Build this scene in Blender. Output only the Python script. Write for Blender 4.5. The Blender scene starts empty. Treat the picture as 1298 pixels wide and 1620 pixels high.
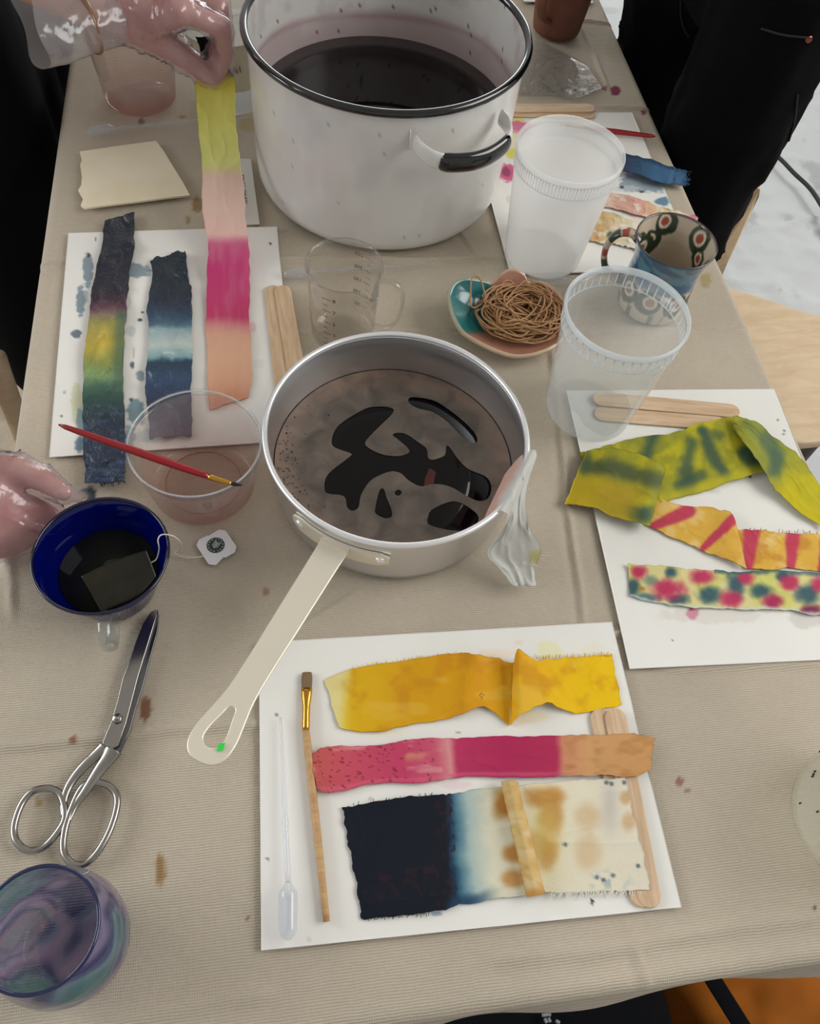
import bpy, bmesh, math, random
import numpy as np
from mathutils import Matrix, Vector

# ------------------------------------------------------------------ camera
FW, FH = 1298, 1620
FPX, PITCH, ROLL, YAW = 1340.6, math.radians(57.732), math.radians(9.196), math.radians(15.0)
T = 0.75                      # height of the table top (cloth surface)
CAMH = 0.664                  # camera above the cloth
_R = np.array([[math.cos(YAW), math.sin(YAW), 0], [-math.sin(YAW), math.cos(YAW), 0], [0, 0, 1]])
_f = np.array([0, math.cos(PITCH), -math.sin(PITCH)]); _r = np.array([1., 0, 0]); _u = np.cross(_r, _f)
CR = _R @ (_r * math.cos(ROLL) + _u * math.sin(ROLL))
CU = _R @ (-_r * math.sin(ROLL) + _u * math.cos(ROLL))
CF = _R @ _f
scene = bpy.context.scene
col = scene.collection
cam = bpy.data.objects.new('camera', bpy.data.cameras.new('camera'))
col.objects.link(cam)
cam.matrix_world = Matrix(((CR[0], CU[0], -CF[0], 0), (CR[1], CU[1], -CF[1], 0), (CR[2], CU[2], -CF[2], T + CAMH), (0, 0, 0, 1)))
cam.data.sensor_fit = 'HORIZONTAL'; cam.data.sensor_width = 36.0
cam.data.lens = 36.0 * FPX / FW
cam.data.clip_start = 0.01
scene.camera = cam

# ------------------------------------------------------------------ light
world = bpy.data.worlds.new('sky'); scene.world = world; world.use_nodes = True
world.node_tree.nodes['Background'].inputs[0].default_value = (0.95, 0.98, 1.0, 1)
world.node_tree.nodes['Background'].inputs[1].default_value = 0.54
def area(name, loc, target, sx, sy, power, color):
    l = bpy.data.lights.new(name, 'AREA'); l.shape = 'RECTANGLE'; l.size = sx; l.size_y = sy
    l.energy = power; l.color = color
    o = bpy.data.objects.new(name, l); col.objects.link(o); o.location = loc
    o.rotation_euler = (Vector(target) - Vector(loc)).to_track_quat('-Z', 'Y').to_euler()
    return o
area('overhead_fill', (2.05, 0.35, 2.86), (0.6, 0.5, 0.7), 2.2, 3.0, 152, (1.0, 0.99, 0.96))  # unseen panel added under the ceiling to brighten level surfaces from above
area('window_daylight_far', (1.6, 6.6, 2.0), (0.3, 0.6, 0.7), 4.0, 1.5, 150, (0.97, 0.99, 1.0))
area('window_daylight_left', (-3.4, 1.5, 2.2), (-0.1, 0.8, 0.75), 3.4, 1.4, 118, (0.95, 0.98, 1.0))
vs = scene.view_settings
vs.view_transform = 'Standard'; vs.look = 'None'; vs.gamma = 1.0; vs.use_curve_mapping = False
vs.exposure = -0.27

# ------------------------------------------------------------------ helpers
rng = np.random.default_rng(7)
random.seed(7)
WL = {}                        # world location of each object
def lin(c):
    c = np.asarray(c, float) / 255.0
    return np.where(c <= 0.04045, c / 12.92, ((c + 0.055) / 1.055) ** 2.4)
def L4(c): return (*[float(x) for x in lin(c)], 1.0)
def atv(px, py, h=0.0):
    px, py, h = np.broadcast_arrays(np.asarray(px, float), np.asarray(py, float), np.asarray(h, float))
    d = ((px - FW / 2) / FPX)[..., None] * CR - ((py - FH / 2) / FPX)[..., None] * CU + CF
    t = (h - CAMH) / d[..., 2]
    p = d * t[..., None]; p[..., 2] += T + CAMH
    return p
def at(px, py, h=0.0): return atv(px, py, h)
def hsh(i, j, s):
    n = (i.astype(np.int64) * 374761393 + j.astype(np.int64) * 668265263 + s * 974634777) & 0xffffffff
    n = ((n ^ (n >> 13)) * 1274126177) & 0xffffffff
    return ((n ^ (n >> 16)) & 0xffff) / 65535.0
def vnoise(x, y, s=0):
    x = np.asarray(x, float); y = np.asarray(y, float)
    xi = np.floor(x); yi = np.floor(y); fx = x - xi; fy = y - yi
    fx = fx * fx * (3 - 2 * fx); fy = fy * fy * (3 - 2 * fy)
    a = hsh(xi, yi, s); b = hsh(xi + 1, yi, s); c = hsh(xi, yi + 1, s); d = hsh(xi + 1, yi + 1, s)
    return (a * (1 - fx) + b * fx) * (1 - fy) + (c * (1 - fx) + d * fx) * fy
def fbm(x, y, s=0, o=4):
    t = 0; a = 0.5; n = 0
    for k in range(o):
        t = t + a * vnoise(np.asarray(x) * 2 ** k, np.asarray(y) * 2 ** k, s + k * 17); n += a; a *= 0.5
    return t / n
def sst(a, b, x):
    t = np.clip((np.asarray(x, float) - a) / (b - a), 0, 1); return t * t * (3 - 2 * t)
def ramp(t, stops):
    t = np.asarray(t, float); xs = [s[0] for s in stops]
    return np.stack([np.interp(t, xs, [s[1][k] for s in stops]) for k in range(3)], -1)
def mixc(a, b, f): return a * (1 - f[..., None]) + np.asarray(b, float) * f[..., None]
def cat(P, n, closed=False):
    P = np.asarray(P, float); m = len(P)
    if closed:
        t = np.arange(n) * m / n
    else:
        t = np.linspace(0, m - 1, n)
    i = np.minimum(np.floor(t).astype(int), m - 1 if closed else m - 2); f = (t - i)[:, None]
    def g(k):
        return P[k % m] if closed else P[np.clip(k, 0, m - 1)]
    p0, p1, p2, p3 = g(i - 1), g(i), g(i + 1), g(i + 2)
    if not closed:
        p0 = np.where((i == 0)[:, None], 2 * P[0] - P[1], p0)
        p3 = np.where((i + 2 > m - 1)[:, None], 2 * P[-1] - P[-2], p3)
    return 0.5 * ((2 * p1) + (-p0 + p2) * f + (2 * p0 - 5 * p1 + 4 * p2 - p3) * f * f + (-p0 + 3 * p1 - 3 * p2 + p3) * f ** 3)

def tagit(o, label=None, cat_=None, group=None, kind=None, category=None):
    cat_ = cat_ or category
    if label: o['label'] = label
    if cat_: o['category'] = cat_
    if group: o['group'] = group
    if kind: o['kind'] = kind
    return o
def place(o, org, parent):
    org = np.asarray(org, float)
    col.objects.link(o)
    if parent is not None:
        o.parent = parent; o.location = org - WL[parent.name]
    else:
        o.location = org
    WL[o.name] = org
    return o
def thing(name, loc, label, cat_, group=None):
    o = bpy.data.objects.new(name, None); o.empty_display_size = 0.02
    place(o, loc, None); return tagit(o, label, cat_, group)
def mk(name, V, F, mat, parent=None, color=None, smooth=True, org=None, **tags):
    """one mesh object from world coordinates; F = list of arrays / lists of faces"""
    V = np.asarray(V, float).reshape(-1, 3)
    if org is None:
        org = np.array([(V[:, 0].min() + V[:, 0].max()) / 2, (V[:, 1].min() + V[:, 1].max()) / 2, V[:, 2].min()])
    me = bpy.data.meshes.new(name)
    if isinstance(F, np.ndarray) or (len(F) and isinstance(F[0], np.ndarray) and F[0].ndim == 2):
        if isinstance(F, np.ndarray): F = [F]
        loops = np.concatenate([f.ravel() for f in F]).astype(np.int32)
        sizes = np.concatenate([np.full(len(f), f.shape[1]) for f in F])
        me.vertices.add(len(V)); me.vertices.foreach_set('co', (V - org).astype(np.float32).ravel())
        me.loops.add(len(loops)); me.loops.foreach_set('vertex_index', loops)
        me.polygons.add(len(sizes))
        st = np.concatenate([[0], np.cumsum(sizes)[:-1]]).astype(np.int32)
        me.polygons.foreach_set('loop_start', st)
        me.update(calc_edges=True)
    else:
        me.from_pydata([tuple(v) for v in (V - org)], [], [tuple(int(i) for i in f) for f in F])
    me.validate()
    if smooth: me.polygons.foreach_set('use_smooth', np.ones(len(me.polygons), bool))
    if color is not None:
        c = np.ones((len(V), 4), np.float32); c[:, :3] = lin(np.clip(np.asarray(color, float).reshape(-1, 3), 0, 255))
        a = me.color_attributes.new('Col', 'FLOAT_COLOR', 'POINT'); a.data.foreach_set('color', c.ravel())
    me.materials.append(mat)
    o = bpy.data.objects.new(name, me)
    place(o, org, parent)
    return tagit(o, **tags) if tags else o
def fixn(o):
    bm = bmesh.new(); bm.from_mesh(o.data); bmesh.ops.recalc_face_normals(bm, faces=bm.faces); bm.to_mesh(o.data); bm.free(); return o
def gridq(nu, nv, off=0, wrap_u=False, wrap_v=False):
    iu = np.arange(nu if wrap_u else nu - 1); iv = np.arange(nv if wrap_v else nv - 1)
    I, J = np.meshgrid(iu, iv, indexing='ij'); I2 = (I + 1) % nu; J2 = (J + 1) % nv
    return np.stack([I * nv + J, I2 * nv + J, I2 * nv + J2, I * nv + J2], -1).reshape(-1, 4) + off
def slab(P, th):
    """closed thin slab from a point grid (nu,nv,3); the underside is th lower"""
    nu, nv = P.shape[:2]; n = nu * nv
    Q = P.copy(); Q[..., 2] -= th
    V = np.concatenate([P.reshape(-1, 3), Q.reshape(-1, 3)])
    top = gridq(nu, nv); bot = gridq(nu, nv, n)[:, ::-1]
    idx = np.arange(n).reshape(nu, nv)
    rim = np.concatenate([idx[:, 0], idx[-1, 1:], idx[-2::-1, -1], idx[0, -2:0:-1]])
    r2 = np.roll(rim, -1)
    side = np.stack([rim, rim + n, r2 + n, r2], -1)
    return V, np.concatenate([top, bot, side[:, ::-1]])
def lathe(prof, c, n=72, closed=False, colfn=None, squash=None):
    """surface of revolution about the vertical through c (x,y); prof = [(r,z)] with z = height above the cloth"""
    prof = np.asarray(prof, float); m = len(prof)
    th = np.arange(n) * 2 * math.pi / n
    R_, TH = np.meshgrid(prof[:, 0], th, indexing='ij')
    Z = np.repeat(prof[:, 1][:, None], n, 1)
    V = np.stack([c[0] + R_ * np.cos(TH), c[1] + R_ * np.sin(TH), T + Z], -1)
    F = gridq(m, n, 0, wrap_u=closed, wrap_v=True)
    # drop the degenerate quads at the poles down to triangles is not needed: radius is never exactly 0
    return V.reshape(-1, 3), F[:, ::-1], TH, Z
def cyl(name, c, prof, mat, parent=None, n=72, closed=False, color=None, **tags):
    V, F, TH, Z = lathe(prof, c, n, closed)
    cc = color(TH, Z, np.repeat(np.asarray(prof)[:, 0][:, None], n, 1)) if callable(color) else None
    return fixn(mk(name, V, F, mat, parent, cc, org=np.array([c[0], c[1], T + min(p[1] for p in prof)]), **tags))
E0 = 1e-4
def tube(P, r, n=10, closed=False, flat=None, up=None):
    """swept tube through world points P with radius r (scalar or list); flat = (a,b) gives an elliptic section"""
    P = np.asarray(P, float); m = len(P); r = np.broadcast_to(np.asarray(r, float), (m,))
    if closed: t = np.roll(P, -1, 0) - np.roll(P, 1, 0)
    else: t = np.gradient(P, axis=0)
    t /= np.linalg.norm(t, axis=1)[:, None] + 1e-12
    N = np.zeros_like(P)
    n0 = np.array(up if up is not None else (0, 0, 1.0))
    for k in range(m):
        if up is not None: n0 = np.array(up, float)
        v = n0 - t[k] * (n0 @ t[k])
        if np.linalg.norm(v) < 1e-6: v = np.cross(t[k], (1, 0.3, 0.1))
        n0 = v / np.linalg.norm(v); N[k] = n0
    B = np.cross(t, N)
    a = np.arange(n) * 2 * math.pi / n
    fa, fb = flat if flat else (1, 1)
    V = P[:, None] + r[:, None, None] * (fa * np.cos(a)[None, :, None] * B[:, None] + fb * np.sin(a)[None, :, None] * N[:, None])
    F = gridq(m, n, 0, wrap_u=closed, wrap_v=True)
    V = V.reshape(-1, 3)
    if closed: return V, [F]
    V = np.concatenate([V, [P[0]], [P[-1]]]); k = m * n
    j = np.arange(n); j2 = (j + 1) % n
    return V, [F, np.stack([np.full(n, k), j, j2], -1)[:, ::-1], np.stack([np.full(n, k + 1), (m - 1) * n + j, (m - 1) * n + j2], -1)]
def joinvf(parts):
    Vs, Fq, Ft, o = [], [], [], 0
    for V, F in parts:
        if isinstance(F, np.ndarray): F = [F]
        for f in F:
            (Fq if f.shape[1] == 4 else Ft).append(f + o)
        Vs.append(V); o += len(V)
    return np.concatenate(Vs), [np.concatenate(x) for x in (Fq, Ft) if x]
def mtube(name, P, r, mat, parent=None, n=10, closed=False, flat=None, up=None, **tags):
    V, F = tube(P, r, n, closed, flat, up); return fixn(mk(name, V, F, mat, parent, **tags))
def plate(name, loops, z0, z1, mat, parent=None, bevel=0.0, **tags):
    """flat plate with holes: loops of world (x,y); first is outer. z relative to the cloth"""
    cu = bpy.data.curves.new('tmp', 'CURVE'); cu.dimensions = '2D'; cu.fill_mode = 'BOTH'
    for lp in loops:
        sp = cu.splines.new('POLY'); sp.points.add(len(lp) - 1); sp.use_cyclic_u = True
        for k, p in enumerate(lp): sp.points[k].co = (p[0], p[1], 0, 1)
    cu.extrude = max((z1 - z0) / 2 - bevel, 1e-5)
    if bevel: cu.bevel_depth = bevel; cu.bevel_resolution = 1; cu.offset = -bevel
    o = bpy.data.objects.new('tmp', cu); col.objects.link(o)
    dg = bpy.context.evaluated_depsgraph_get()
    me = bpy.data.meshes.new_from_object(o.evaluated_get(dg))
    n = len(me.vertices); co = np.empty(n * 3, np.float32); me.vertices.foreach_get('co', co); co = co.reshape(-1, 3).astype(float)
    co[:, 2] += T + (z0 + z1) / 2
    bpy.data.objects.remove(o); bpy.data.curves.remove(cu)
    org = np.array([co[:, 0].mean(), co[:, 1].mean(), co[:, 2].min()])
    me.vertices.foreach_set('co', (co - org).astype(np.float32).ravel()); me.name = name
    me.materials.clear(); me.materials.append(mat); me.update()
    ob = bpy.data.objects.new(name, me); place(ob, org, parent)
    return tagit(ob, **tags) if tags else ob
def pxl(pts, h=0.0, n=None, closed=True):
    P = np.asarray(pts, float)
    if n: P = cat(P, n, closed)
    return atv(P[:, 0], P[:, 1], h)
def warp_z(o, fn):
    me = o.data; n = len(me.vertices); co = np.empty(n * 3, np.float32); me.vertices.foreach_get('co', co); co = co.reshape(-1, 3)
    w = co + WL[o.name]
    co[:, 2] += fn(w[:, 0], w[:, 1]); me.vertices.foreach_set('co', co.ravel()); me.update()
def blob(bones, voxel, smooth=6):
    """continuous surface around tapered bones [(p0,p1,r0,r1)] in world coordinates -> (V,F)"""
    bm = bmesh.new()
    for p0, p1, r0, r1 in bones:
        p0 = np.asarray(p0, float); p1 = np.asarray(p1, float); d = np.linalg.norm(p1 - p0)
        k = max(2, int(math.ceil(d / (0.35 * min(r0, r1)))) + 1)
        for s in np.linspace(0, 1, k):
            q = p0 + (p1 - p0) * s
            bmesh.ops.create_icosphere(bm, subdivisions=2, radius=r0 + (r1 - r0) * s, matrix=Matrix.Translation(q))
    me = bpy.data.meshes.new('tmp'); bm.to_mesh(me); bm.free()
    o = bpy.data.objects.new('tmp', me); col.objects.link(o)
    md = o.modifiers.new('r', 'REMESH'); md.mode = 'VOXEL'; md.voxel_size = voxel
    sm = o.modifiers.new('s', 'SMOOTH'); sm.iterations = smooth; sm.factor = 0.5
    dg = bpy.context.evaluated_depsgraph_get()
    m2 = bpy.data.meshes.new_from_object(o.evaluated_get(dg))
    V = np.empty(len(m2.vertices) * 3, np.float32); m2.vertices.foreach_get('co', V); V = V.reshape(-1, 3).astype(float)
    N = np.empty(len(m2.vertices) * 3, np.float32); m2.vertices.foreach_get('normal', N); N = N.reshape(-1, 3).astype(float)
    F = np.array([list(p.vertices) for p in m2.polygons])
    bpy.data.objects.remove(o); bpy.data.meshes.remove(me); bpy.data.meshes.remove(m2)
    return V, F, N

# ------------------------------------------------------------------ materials
def newmat(name):
    m = bpy.data.materials.new(name); m.use_nodes = True
    nt = m.node_tree; b = nt.nodes['Principled BSDF']; return m, nt, b
def pmat(name, c, rough=0.5, metal=0.0, spec=0.5, bump=None, coat=0.0, var=None, aniso=0.0, sheen=0.0):
    m, nt, b = newmat(name)
    b.inputs['Base Color'].default_value = L4(c); b.inputs['Roughness'].default_value = rough
    b.inputs['Metallic'].default_value = metal; b.inputs['Specular IOR Level'].default_value = spec
    b.inputs['Coat Weight'].default_value = coat; b.inputs['Anisotropic'].default_value = aniso
    b.inputs['Sheen Weight'].default_value = sheen
    if var:                                   # (scale, other colour, detail)
        tc = nt.nodes.new('ShaderNodeTexCoord'); no = nt.nodes.new('ShaderNodeTexNoise')
        no.inputs['Scale'].default_value = var[0]; no.inputs['Detail'].default_value = var[2]
        nt.links.new(tc.outputs['Object'], no.inputs['Vector'])
        cr = nt.nodes.new('ShaderNodeValToRGB'); cr.color_ramp.elements[0].color = L4(c); cr.color_ramp.elements[1].color = L4(var[1])
        cr.color_ramp.elements[0].position = 0.4; cr.color_ramp.elements[1].position = 0.7
        nt.links.new(no.outputs['Fac'], cr.inputs['Fac']); nt.links.new(cr.outputs['Color'], b.inputs['Base Color'])
    if bump: addbump(nt, b, *bump)
    return m
def addbump(nt, b, scale, strength, dist=0.001):
    tc = nt.nodes.new('ShaderNodeTexCoord'); no = nt.nodes.new('ShaderNodeTexNoise')
    no.inputs['Scale'].default_value = scale; no.inputs['Detail'].default_value = 4
    bu = nt.nodes.new('ShaderNodeBump'); bu.inputs['Strength'].default_value = strength; bu.inputs['Distance'].default_value = dist
    nt.links.new(tc.outputs['Object'], no.inputs['Vector']); nt.links.new(no.outputs['Fac'], bu.inputs['Height'])
    nt.links.new(bu.outputs['Normal'], b.inputs['Normal'])
def vmat(name, rough=0.7, spec=0.4, bump=None, transl=0.0, coat=0.0):
    m, nt, b = newmat(name)
    a = nt.nodes.new('ShaderNodeAttribute'); a.attribute_name = 'Col'
    nt.links.new(a.outputs['Color'], b.inputs['Base Color'])
    b.inputs['Roughness'].default_value = rough; b.inputs['Specular IOR Level'].default_value = spec
    b.inputs['Coat Weight'].default_value = coat; b.inputs['Coat Roughness'].default_value = 0.15
    if bump: addbump(nt, b, *bump)
    if transl:
        t = nt.nodes.new('ShaderNodeBsdfTranslucent'); mx = nt.nodes.new('ShaderNodeMixShader'); mx.inputs[0].default_value = transl
        nt.links.new(a.outputs['Color'], t.inputs['Color'])
        nt.links.new(b.outputs[0], mx.inputs[1]); nt.links.new(t.outputs[0], mx.inputs[2])
        nt.links.new(mx.outputs[0], nt.nodes['Material Output'].inputs['Surface'])
    return m
def clear(name, tint=(255, 255, 255), milk=0.0, milkc=(235, 238, 240), ior=1.4, rough=0.04, vcol=False, gloss=1.0, bump=None):
    """thin transparent wall: tinted see-through + a share of milky scatter + fresnel reflection"""
    m, nt, b = newmat(name); nt.nodes.remove(b)
    tr = nt.nodes.new('ShaderNodeBsdfTransparent'); tr.inputs[0].default_value = L4(tint)
    df = nt.nodes.new('ShaderNodeBsdfDiffuse'); tl = nt.nodes.new('ShaderNodeBsdfTranslucent')
    df.inputs[0].default_value = L4(milkc); tl.inputs[0].default_value = L4(milkc)
    if vcol:
        a = nt.nodes.new('ShaderNodeAttribute'); a.attribute_name = 'Col'
        nt.links.new(a.outputs['Color'], df.inputs[0]); nt.links.new(a.outputs['Color'], tl.inputs[0])
    m1 = nt.nodes.new('ShaderNodeMixShader'); m1.inputs[0].default_value = 0.5
    nt.links.new(df.outputs[0], m1.inputs[1]); nt.links.new(tl.outputs[0], m1.inputs[2])
    m2 = nt.nodes.new('ShaderNodeMixShader'); m2.inputs[0].default_value = milk
    nt.links.new(tr.outputs[0], m2.inputs[1]); nt.links.new(m1.outputs[0], m2.inputs[2])
    fr = nt.nodes.new('ShaderNodeFresnel'); fr.inputs[0].default_value = ior
    ge = nt.nodes.new('ShaderNodeNewGeometry')
    mu = nt.nodes.new('ShaderNodeMath'); mu.operation = 'MULTIPLY'; mu.inputs[1].default_value = gloss
    su = nt.nodes.new('ShaderNodeMath'); su.operation = 'SUBTRACT'; su.inputs[0].default_value = 1.0
    m4 = nt.nodes.new('ShaderNodeMath'); m4.operation = 'MULTIPLY'
    nt.links.new(ge.outputs['Backfacing'], su.inputs[1])
    gl = nt.nodes.new('ShaderNodeBsdfGlossy'); gl.inputs['Roughness'].default_value = rough
    m3 = nt.nodes.new('ShaderNodeMixShader')
    nt.links.new(fr.outputs[0], mu.inputs[0]); nt.links.new(mu.outputs[0], m4.inputs[0]); nt.links.new(su.outputs[0], m4.inputs[1])
    nt.links.new(m4.outputs[0], m3.inputs[0])
    nt.links.new(m2.outputs[0], m3.inputs[1]); nt.links.new(gl.outputs[0], m3.inputs[2])
    nt.links.new(m3.outputs[0], nt.nodes['Material Output'].inputs['Surface'])
    if bump:
        class X: pass
        tc = nt.nodes.new('ShaderNodeTexCoord'); no = nt.nodes.new('ShaderNodeTexNoise'); no.inputs['Scale'].default_value = bump[0]
        bu = nt.nodes.new('ShaderNodeBump'); bu.inputs['Strength'].default_value = bump[1]; bu.inputs['Distance'].default_value = 0.003
        nt.links.new(tc.outputs['Object'], no.inputs['Vector']); nt.links.new(no.outputs['Fac'], bu.inputs['Height'])
        nt.links.new(bu.outputs['Normal'], gl.inputs['Normal']); nt.links.new(bu.outputs['Normal'], fr.inputs['Normal'])
    return m
def woodmat(name, c1, c2, scale=(6, 60, 60), rough=0.55):
    m, nt, b = newmat(name)
    tc = nt.nodes.new('ShaderNodeTexCoord'); mp = nt.nodes.new('ShaderNodeMapping'); mp.inputs['Scale'].default_value = scale
    no = nt.nodes.new('ShaderNodeTexNoise'); no.inputs['Scale'].default_value = 4; no.inputs['Detail'].default_value = 5; no.inputs['Distortion'].default_value = 0.6
    cr = nt.nodes.new('ShaderNodeValToRGB'); cr.color_ramp.elements[0].color = L4(c1); cr.color_ramp.elements[1].color = L4(c2)
    cr.color_ramp.elements[0].position = 0.35; cr.color_ramp.elements[1].position = 0.68
    nt.links.new(tc.outputs['Object'], mp.inputs[0]); nt.links.new(mp.outputs[0], no.inputs['Vector'])
    nt.links.new(no.outputs['Fac'], cr.inputs['Fac']); nt.links.new(cr.outputs[0], b.inputs['Base Color'])
    b.inputs['Roughness'].default_value = rough
    return m
def weavemat(name, period, strength, dist, vcol=True, base=None, ribs=1.0, contrast=0.30, rough=0.9):
    m, nt, b = newmat(name)
    tc = nt.nodes.new('ShaderNodeTexCoord')
    nd = nt.nodes.new('ShaderNodeTexNoise'); nd.inputs['Scale'].default_value = 90; nd.inputs['Detail'].default_value = 3
    nt.links.new(tc.outputs['Object'], nd.inputs['Vector'])
    sc = nt.nodes.new('ShaderNodeVectorMath'); sc.operation = 'MULTIPLY_ADD'; sc.inputs[1].default_value = (period * 1.7,) * 3
    nt.links.new(nd.outputs['Color'], sc.inputs[0]); nt.links.new(tc.outputs['Object'], sc.inputs[2])
    sx = nt.nodes.new('ShaderNodeSeparateXYZ'); nt.links.new(sc.outputs[0], sx.inputs[0])
    def sn(out, per):
        m1 = nt.nodes.new('ShaderNodeMath'); m1.operation = 'MULTIPLY'; m1.inputs[1].default_value = 2 * math.pi / per; nt.links.new(out, m1.inputs[0])
        m2 = nt.nodes.new('ShaderNodeMath'); m2.operation = 'SINE'; nt.links.new(m1.outputs[0], m2.inputs[0]); return m2
    ax_, ay_ = sn(sx.outputs[0], period * 1.5), sn(sx.outputs[1], period)
    pr_ = nt.nodes.new('ShaderNodeMath'); pr_.operation = 'MULTIPLY'; nt.links.new(ax_.outputs[0], pr_.inputs[0]); nt.links.new(ay_.outputs[0], pr_.inputs[1])
    h1_ = nt.nodes.new('ShaderNodeMath'); h1_.operation = 'MULTIPLY_ADD'; h1_.inputs[1].default_value = 0.30; h1_.inputs[2].default_value = 0.30; nt.links.new(pr_.outputs[0], h1_.inputs[0])
    h2_ = nt.nodes.new('ShaderNodeMath'); h2_.operation = 'MULTIPLY_ADD'; h2_.inputs[1].default_value = 0.13; nt.links.new(ay_.outputs[0], h2_.inputs[0]); nt.links.new(h1_.outputs[0], h2_.inputs[2])
    nz = nt.nodes.new('ShaderNodeTexNoise'); nz.inputs['Scale'].default_value = 420; nz.inputs['Detail'].default_value = 3
    nt.links.new(tc.outputs['Object'], nz.inputs['Vector'])
    ad = nt.nodes.new('ShaderNodeMath'); ad.operation = 'MULTIPLY_ADD'; ad.inputs[1].default_value = 0.9
    nt.links.new(nz.outputs['Fac'], ad.inputs[0]); nt.links.new(h2_.outputs[0], ad.inputs[2])
    bu = nt.nodes.new('ShaderNodeBump'); bu.inputs['Strength'].default_value = strength; bu.inputs['Distance'].default_value = dist
    nt.links.new(tc.outputs['Object'], no.inputs['Vector']); nt.links.new(no.outputs['Fac'], bu.inputs['Height'])
    nt.links.new(bu.outputs['Normal'], b.inputs['Normal'])
def vmat(name, rough=0.7, spec=0.4, bump=None, transl=0.0, coat=0.0):
    m, nt, b = newmat(name)
    a = nt.nodes.new('ShaderNodeAttribute'); a.attribute_name = 'Col'
    nt.links.new(a.outputs['Color'], b.inputs['Base Color'])
    b.inputs['Roughness'].default_value = rough; b.inputs['Specular IOR Level'].default_value = spec
    b.inputs['Coat Weight'].default_value = coat; b.inputs['Coat Roughness'].default_value = 0.15
    if bump: addbump(nt, b, *bump)
    if transl:
        t = nt.nodes.new('ShaderNodeBsdfTranslucent'); mx = nt.nodes.new('ShaderNodeMixShader'); mx.inputs[0].default_value = transl
        nt.links.new(a.outputs['Color'], t.inputs['Color'])
        nt.links.new(b.outputs[0], mx.inputs[1]); nt.links.new(t.outputs[0], mx.inputs[2])
        nt.links.new(mx.outputs[0], nt.nodes['Material Output'].inputs['Surface'])
    return m
def clear(name, tint=(255, 255, 255), milk=0.0, milkc=(235, 238, 240), ior=1.4, rough=0.04, vcol=False, gloss=1.0, bump=None):
    """thin transparent wall: tinted see-through + a share of milky scatter + fresnel reflection"""
    m, nt, b = newmat(name); nt.nodes.remove(b)
    tr = nt.nodes.new('ShaderNodeBsdfTransparent'); tr.inputs[0].default_value = L4(tint)
    df = nt.nodes.new('ShaderNodeBsdfDiffuse'); tl = nt.nodes.new('ShaderNodeBsdfTranslucent')
    df.inputs[0].default_value = L4(milkc); tl.inputs[0].default_value = L4(milkc)
    if vcol:
        a = nt.nodes.new('ShaderNodeAttribute'); a.attribute_name = 'Col'
        nt.links.new(a.outputs['Color'], df.inputs[0]); nt.links.new(a.outputs['Color'], tl.inputs[0])
    m1 = nt.nodes.new('ShaderNodeMixShader'); m1.inputs[0].default_value = 0.5
    nt.links.new(df.outputs[0], m1.inputs[1]); nt.links.new(tl.outputs[0], m1.inputs[2])
    m2 = nt.nodes.new('ShaderNodeMixShader'); m2.inputs[0].default_value = milk
    nt.links.new(tr.outputs[0], m2.inputs[1]); nt.links.new(m1.outputs[0], m2.inputs[2])
    fr = nt.nodes.new('ShaderNodeFresnel'); fr.inputs[0].default_value = ior
    ge = nt.nodes.new('ShaderNodeNewGeometry')
    mu = nt.nodes.new('ShaderNodeMath'); mu.operation = 'MULTIPLY'; mu.inputs[1].default_value = gloss
    su = nt.nodes.new('ShaderNodeMath'); su.operation = 'SUBTRACT'; su.inputs[0].default_value = 1.0
    m4 = nt.nodes.new('ShaderNodeMath'); m4.operation = 'MULTIPLY'
    nt.links.new(ge.outputs['Backfacing'], su.inputs[1])
    gl = nt.nodes.new('ShaderNodeBsdfGlossy'); gl.inputs['Roughness'].default_value = rough
    m3 = nt.nodes.new('ShaderNodeMixShader')
    nt.links.new(fr.outputs[0], mu.inputs[0]); nt.links.new(mu.outputs[0], m4.inputs[0]); nt.links.new(su.outputs[0], m4.inputs[1])
    nt.links.new(m4.outputs[0], m3.inputs[0])
    nt.links.new(m2.outputs[0], m3.inputs[1]); nt.links.new(gl.outputs[0], m3.inputs[2])
    nt.links.new(m3.outputs[0], nt.nodes['Material Output'].inputs['Surface'])
    if bump:
        class X: pass
        tc = nt.nodes.new('ShaderNodeTexCoord'); no = nt.nodes.new('ShaderNodeTexNoise'); no.inputs['Scale'].default_value = bump[0]
        bu = nt.nodes.new('ShaderNodeBump'); bu.inputs['Strength'].default_value = bump[1]; bu.inputs['Distance'].default_value = 0.003
        nt.links.new(tc.outputs['Object'], no.inputs['Vector']); nt.links.new(no.outputs['Fac'], bu.inputs['Height'])
        nt.links.new(bu.outputs['Normal'], gl.inputs['Normal']); nt.links.new(bu.outputs['Normal'], fr.inputs['Normal'])
    return m
def woodmat(name, c1, c2, scale=(6, 60, 60), rough=0.55):
    m, nt, b = newmat(name)
    tc = nt.nodes.new('ShaderNodeTexCoord'); mp = nt.nodes.new('ShaderNodeMapping'); mp.inputs['Scale'].default_value = scale
    no = nt.nodes.new('ShaderNodeTexNoise'); no.inputs['Scale'].default_value = 4; no.inputs['Detail'].default_value = 5; no.inputs['Distortion'].default_value = 0.6
    cr = nt.nodes.new('ShaderNodeValToRGB'); cr.color_ramp.elements[0].color = L4(c1); cr.color_ramp.elements[1].color = L4(c2)
    cr.color_ramp.elements[0].position = 0.35; cr.color_ramp.elements[1].position = 0.68
    nt.links.new(tc.outputs['Object'], mp.inputs[0]); nt.links.new(mp.outputs[0], no.inputs['Vector'])
    nt.links.new(no.outputs['Fac'], cr.inputs['Fac']); nt.links.new(cr.outputs[0], b.inputs['Base Color'])
    b.inputs['Roughness'].default_value = rough
    return m
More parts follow.
